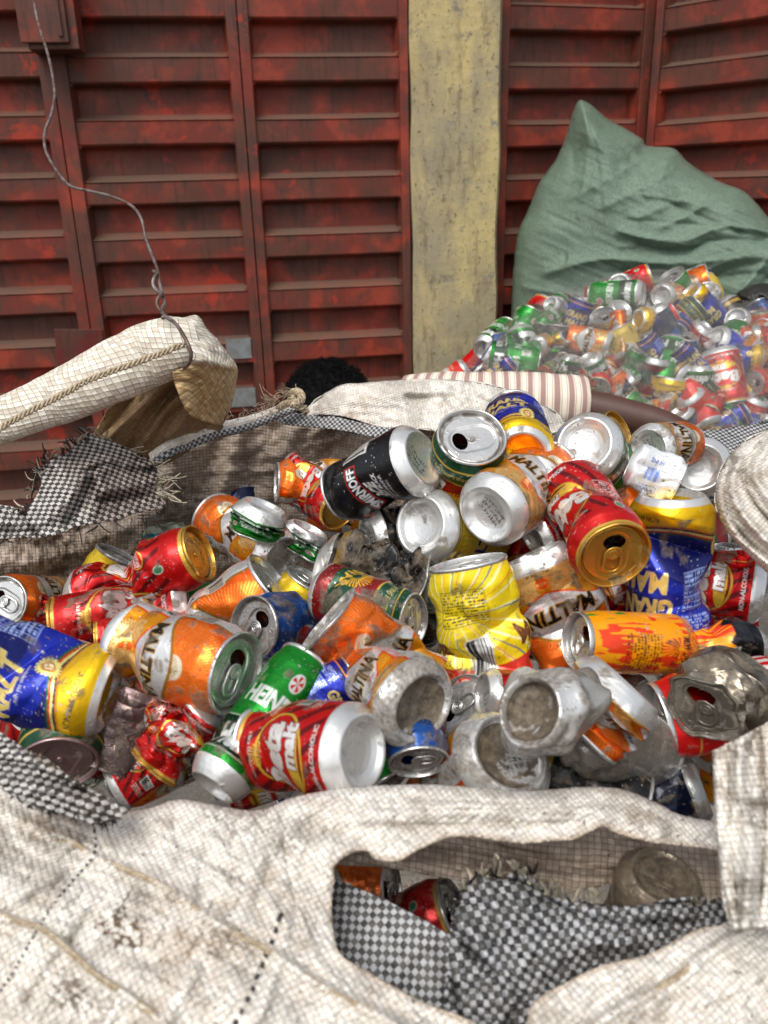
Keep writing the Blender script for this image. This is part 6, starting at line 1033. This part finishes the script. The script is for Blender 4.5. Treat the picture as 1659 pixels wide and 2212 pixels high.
# ------------------------------------------------------------------ the person stooping behind the sack
pers = empty('person', at(850, 1250, 2.0) * [1, 1, 0]); tag(pers, 'person stooping behind the sack, black curly hair, striped sleeve and one forearm showing', 'person')
def kp(o): o.parent = pers; o.matrix_parent_inverse = Matrix.Translation(-pers.location); return o
head = at(708, 872, 2.02); neck = at(770, 925, 2.0); chest = at(850, 990, 2.02); belly = at(900, 1120, 2.12); pelvis = at(930, 1230, 2.22)
shR = at(930, 872, 1.94); elR = at(1215, 866, 1.90); wrR = at(1430, 914, 1.85); haR = at(1480, 930, 1.84); shL = at(760, 1010, 2.15); elL = at(720, 1180, 2.1); wrL = at(800, 1290, 2.0); haL = at(820, 1320, 1.99)
def gnd(p, dx, dy, z): return np.array([p[0] + dx, p[1] + dy, z])
hipR, hipL = gnd(pelvis, .09, 0, pelvis[2] - .04), gnd(pelvis, -.09, .02, pelvis[2] - .04); knR, knL = gnd(pelvis, .12, -.12, pelvis[2] * .52), gnd(pelvis, -.12, -.1, pelvis[2] * .52); anR, anL = gnd(pelvis, .12, .02, .07), gnd(pelvis, -.12, .05, .07); toR, toL = gnd(pelvis, .14, -.16, .03), gnd(pelvis, -.14, -.13, .03)
V = [pelvis, belly, chest, neck, head, head + (head - neck) * .35, shR, elR, wrR, haR, shL, elL, wrL, haL, hipR, knR, anR, toR, hipL, knL, anL, toL]
Rr = [.14, .13, .14, .058, .082, .07,   .060, .043, .036, .034, .062, .042, .027, .03, .09, .06, .042, .03, .09, .06, .042, .03]
E = [(0, 1), (1, 2), (2, 3), (3, 4), (4, 5), (2, 6), (6, 7), (7, 8), (8, 9), (2, 10), (10, 11), (11, 12), (12, 13), (0, 14), (14, 15), (15, 16), (16, 17), (0, 18), (18, 19), (19, 20), (20, 21)]
mid = (elR * .6 + wrR * .4); V.append(mid); Rr.append(.043); E.remove((7, 8)); E += [(7, 22), (22, 8)]
for ha, wr_, hi in ((haR, wrR, 9), (haL, wrL, 13)):
    fd = (ha - wr_) / np.linalg.norm(ha - wr_); sd = np.cross(fd, np.array([0, 0, 1.])); sd /= np.linalg.norm(sd); dn = -np.cross(sd, fd)
    if dn[2] > 0: dn = -dn
    for k in range(5):
        off = (k - 1.5) * .019; Lf = [.034, .040, .037, .029, .030][k]; b0 = ha + sd * off + fd * .03 if k < 4 else ha - sd * .04 - fd * .0; dr = fd if k < 4 else (fd * .7 - sd * .7)
        i0 = len(V); V.extend([b0, b0 + dr * Lf * .9 + dn * .008, b0 + dr * Lf * 1.5 + dn * .030]); Rr += [.0095, .0085, .007]; E += [(hi, i0), (i0, i0 + 1), (i0 + 1, i0 + 2)]
me = bpy.data.meshes.new('body'); me.from_pydata([tuple(v) for v in V], E, []); bo = link('body', me); md = bo.modifiers.new('skin', 'SKIN'); sk = me.skin_vertices[0].data
for i, r in enumerate(Rr): sk[i].radius = (r, r)
sk[0].use_root = True; md.use_smooth_shade = True; s2 = bo.modifiers.new('sub', 'SUBSURF'); s2.levels = 2; s2.render_levels = 2; me.materials.append(M['skin']); kp(bo)
# hair: thick cap of small curls
nu, nv = 150, 90; th = np.arange(nu) / nu * 2 * math.pi; ph = np.linspace(.03, math.pi * .80, nv)[:, None]; U = np.stack([np.sin(ph) * np.cos(th), np.sin(ph) * np.sin(th), np.cos(ph) + 0 * th], -1).reshape(-1, 3)
f1, _ = worley(U * 9, 3); n2 = fbm(U * 22, 3, 4); r = .104 * (1 + .05 * (fbm(U * 3, 2, 2) - .5)) + .011 * (.6 - f1) + .008 * (n2 - .5); P = head + np.array([0, .0, -.004]) + U * r[:, None] * np.array([1.02, 1.05, .98])
me = mesh_np('hair', P, gridq(nv, nu, True)); me.materials.append(M['hair']); kp(link('hair', me))
r_ = random.Random(3); Vs, Qs, o_ = [], [], 0; m = 14; an = np.arange(4) / 4 * 2 * math.pi
for i in range(2600):
    z = r_.uniform(-.45, 1); a = r_.uniform(0, 2 * math.pi); s = math.sqrt(1 - z * z); u = np.array([s * math.cos(a), s * math.sin(a), z]); t1 = np.cross(u, [0.3, .2, 1]); t1 /= np.linalg.norm(t1); t2 = np.cross(u, t1); cr_ = r_.uniform(.002, .0042); L = r_.uniform(.004, .016); p0 = r_.uniform(0, 6.28)
    q = np.linspace(0, 1, m)[:, None]; C_ = head + u * (.101 + L * q) + cr_ * (np.cos(p0 + q * 9) * t1 + np.sin(p0 + q * 9) * t2)
    V = C_[:, None] + .0007 * (np.cos(an)[None, :, None] * t1 + np.sin(an)[None, :, None] * u); Vs.append(V.reshape(-1, 3)); Qs.append(gridq(m, 4, True) + o_); o_ += m * 4
me = mesh_np('hair_curls', np.concatenate(Vs), np.concatenate(Qs)); me.materials.append(M['hair']); kp(link('hair_curls', me))
# sleeve and shirt
sl = smooth_line([(880, 872, 1.96), (940, 868, 1.94), (1020, 868, 1.92), (1120, 868, 1.91), (1200, 868, 1.90), (1262, 869, 1.90)], 8); rr = np.interp(sl[:, 0], [880, 1000, 1120, 1200, 1262], [.064, .068, .064, .062, .057]) * 1.0
so = sweep('shirt_sleeve', at(sl[:, 0], sl[:, 1], sl[:, 2]), rr, 'shirt', None, 30, wob=.08, seed=5, cap=False); md = so.modifiers.new('t', 'SOLIDIFY'); md.thickness = .002; kp(so)
tp = np.array([neck * .8 + chest * .2, chest, (chest + belly) / 2, belly, pelvis]); tp = smooth_line(tp, 6); kp(sweep('shirt', tp, np.interp(np.arange(len(tp)), [0, 6, 12, 24], [.09, .165, .16, .16]), 'shirt', None, 30, wob=.08, seed=8))
for a_, b_, c2 in ((hipR, knR, anR), (hipL, knL, anL)): kp(sweep('trouser_leg', smooth_line([a_ + [0, 0, .08], b_, c2], 8), np.linspace(.105, .065, 17), 'trousers', None, 20, wob=.1, seed=2))
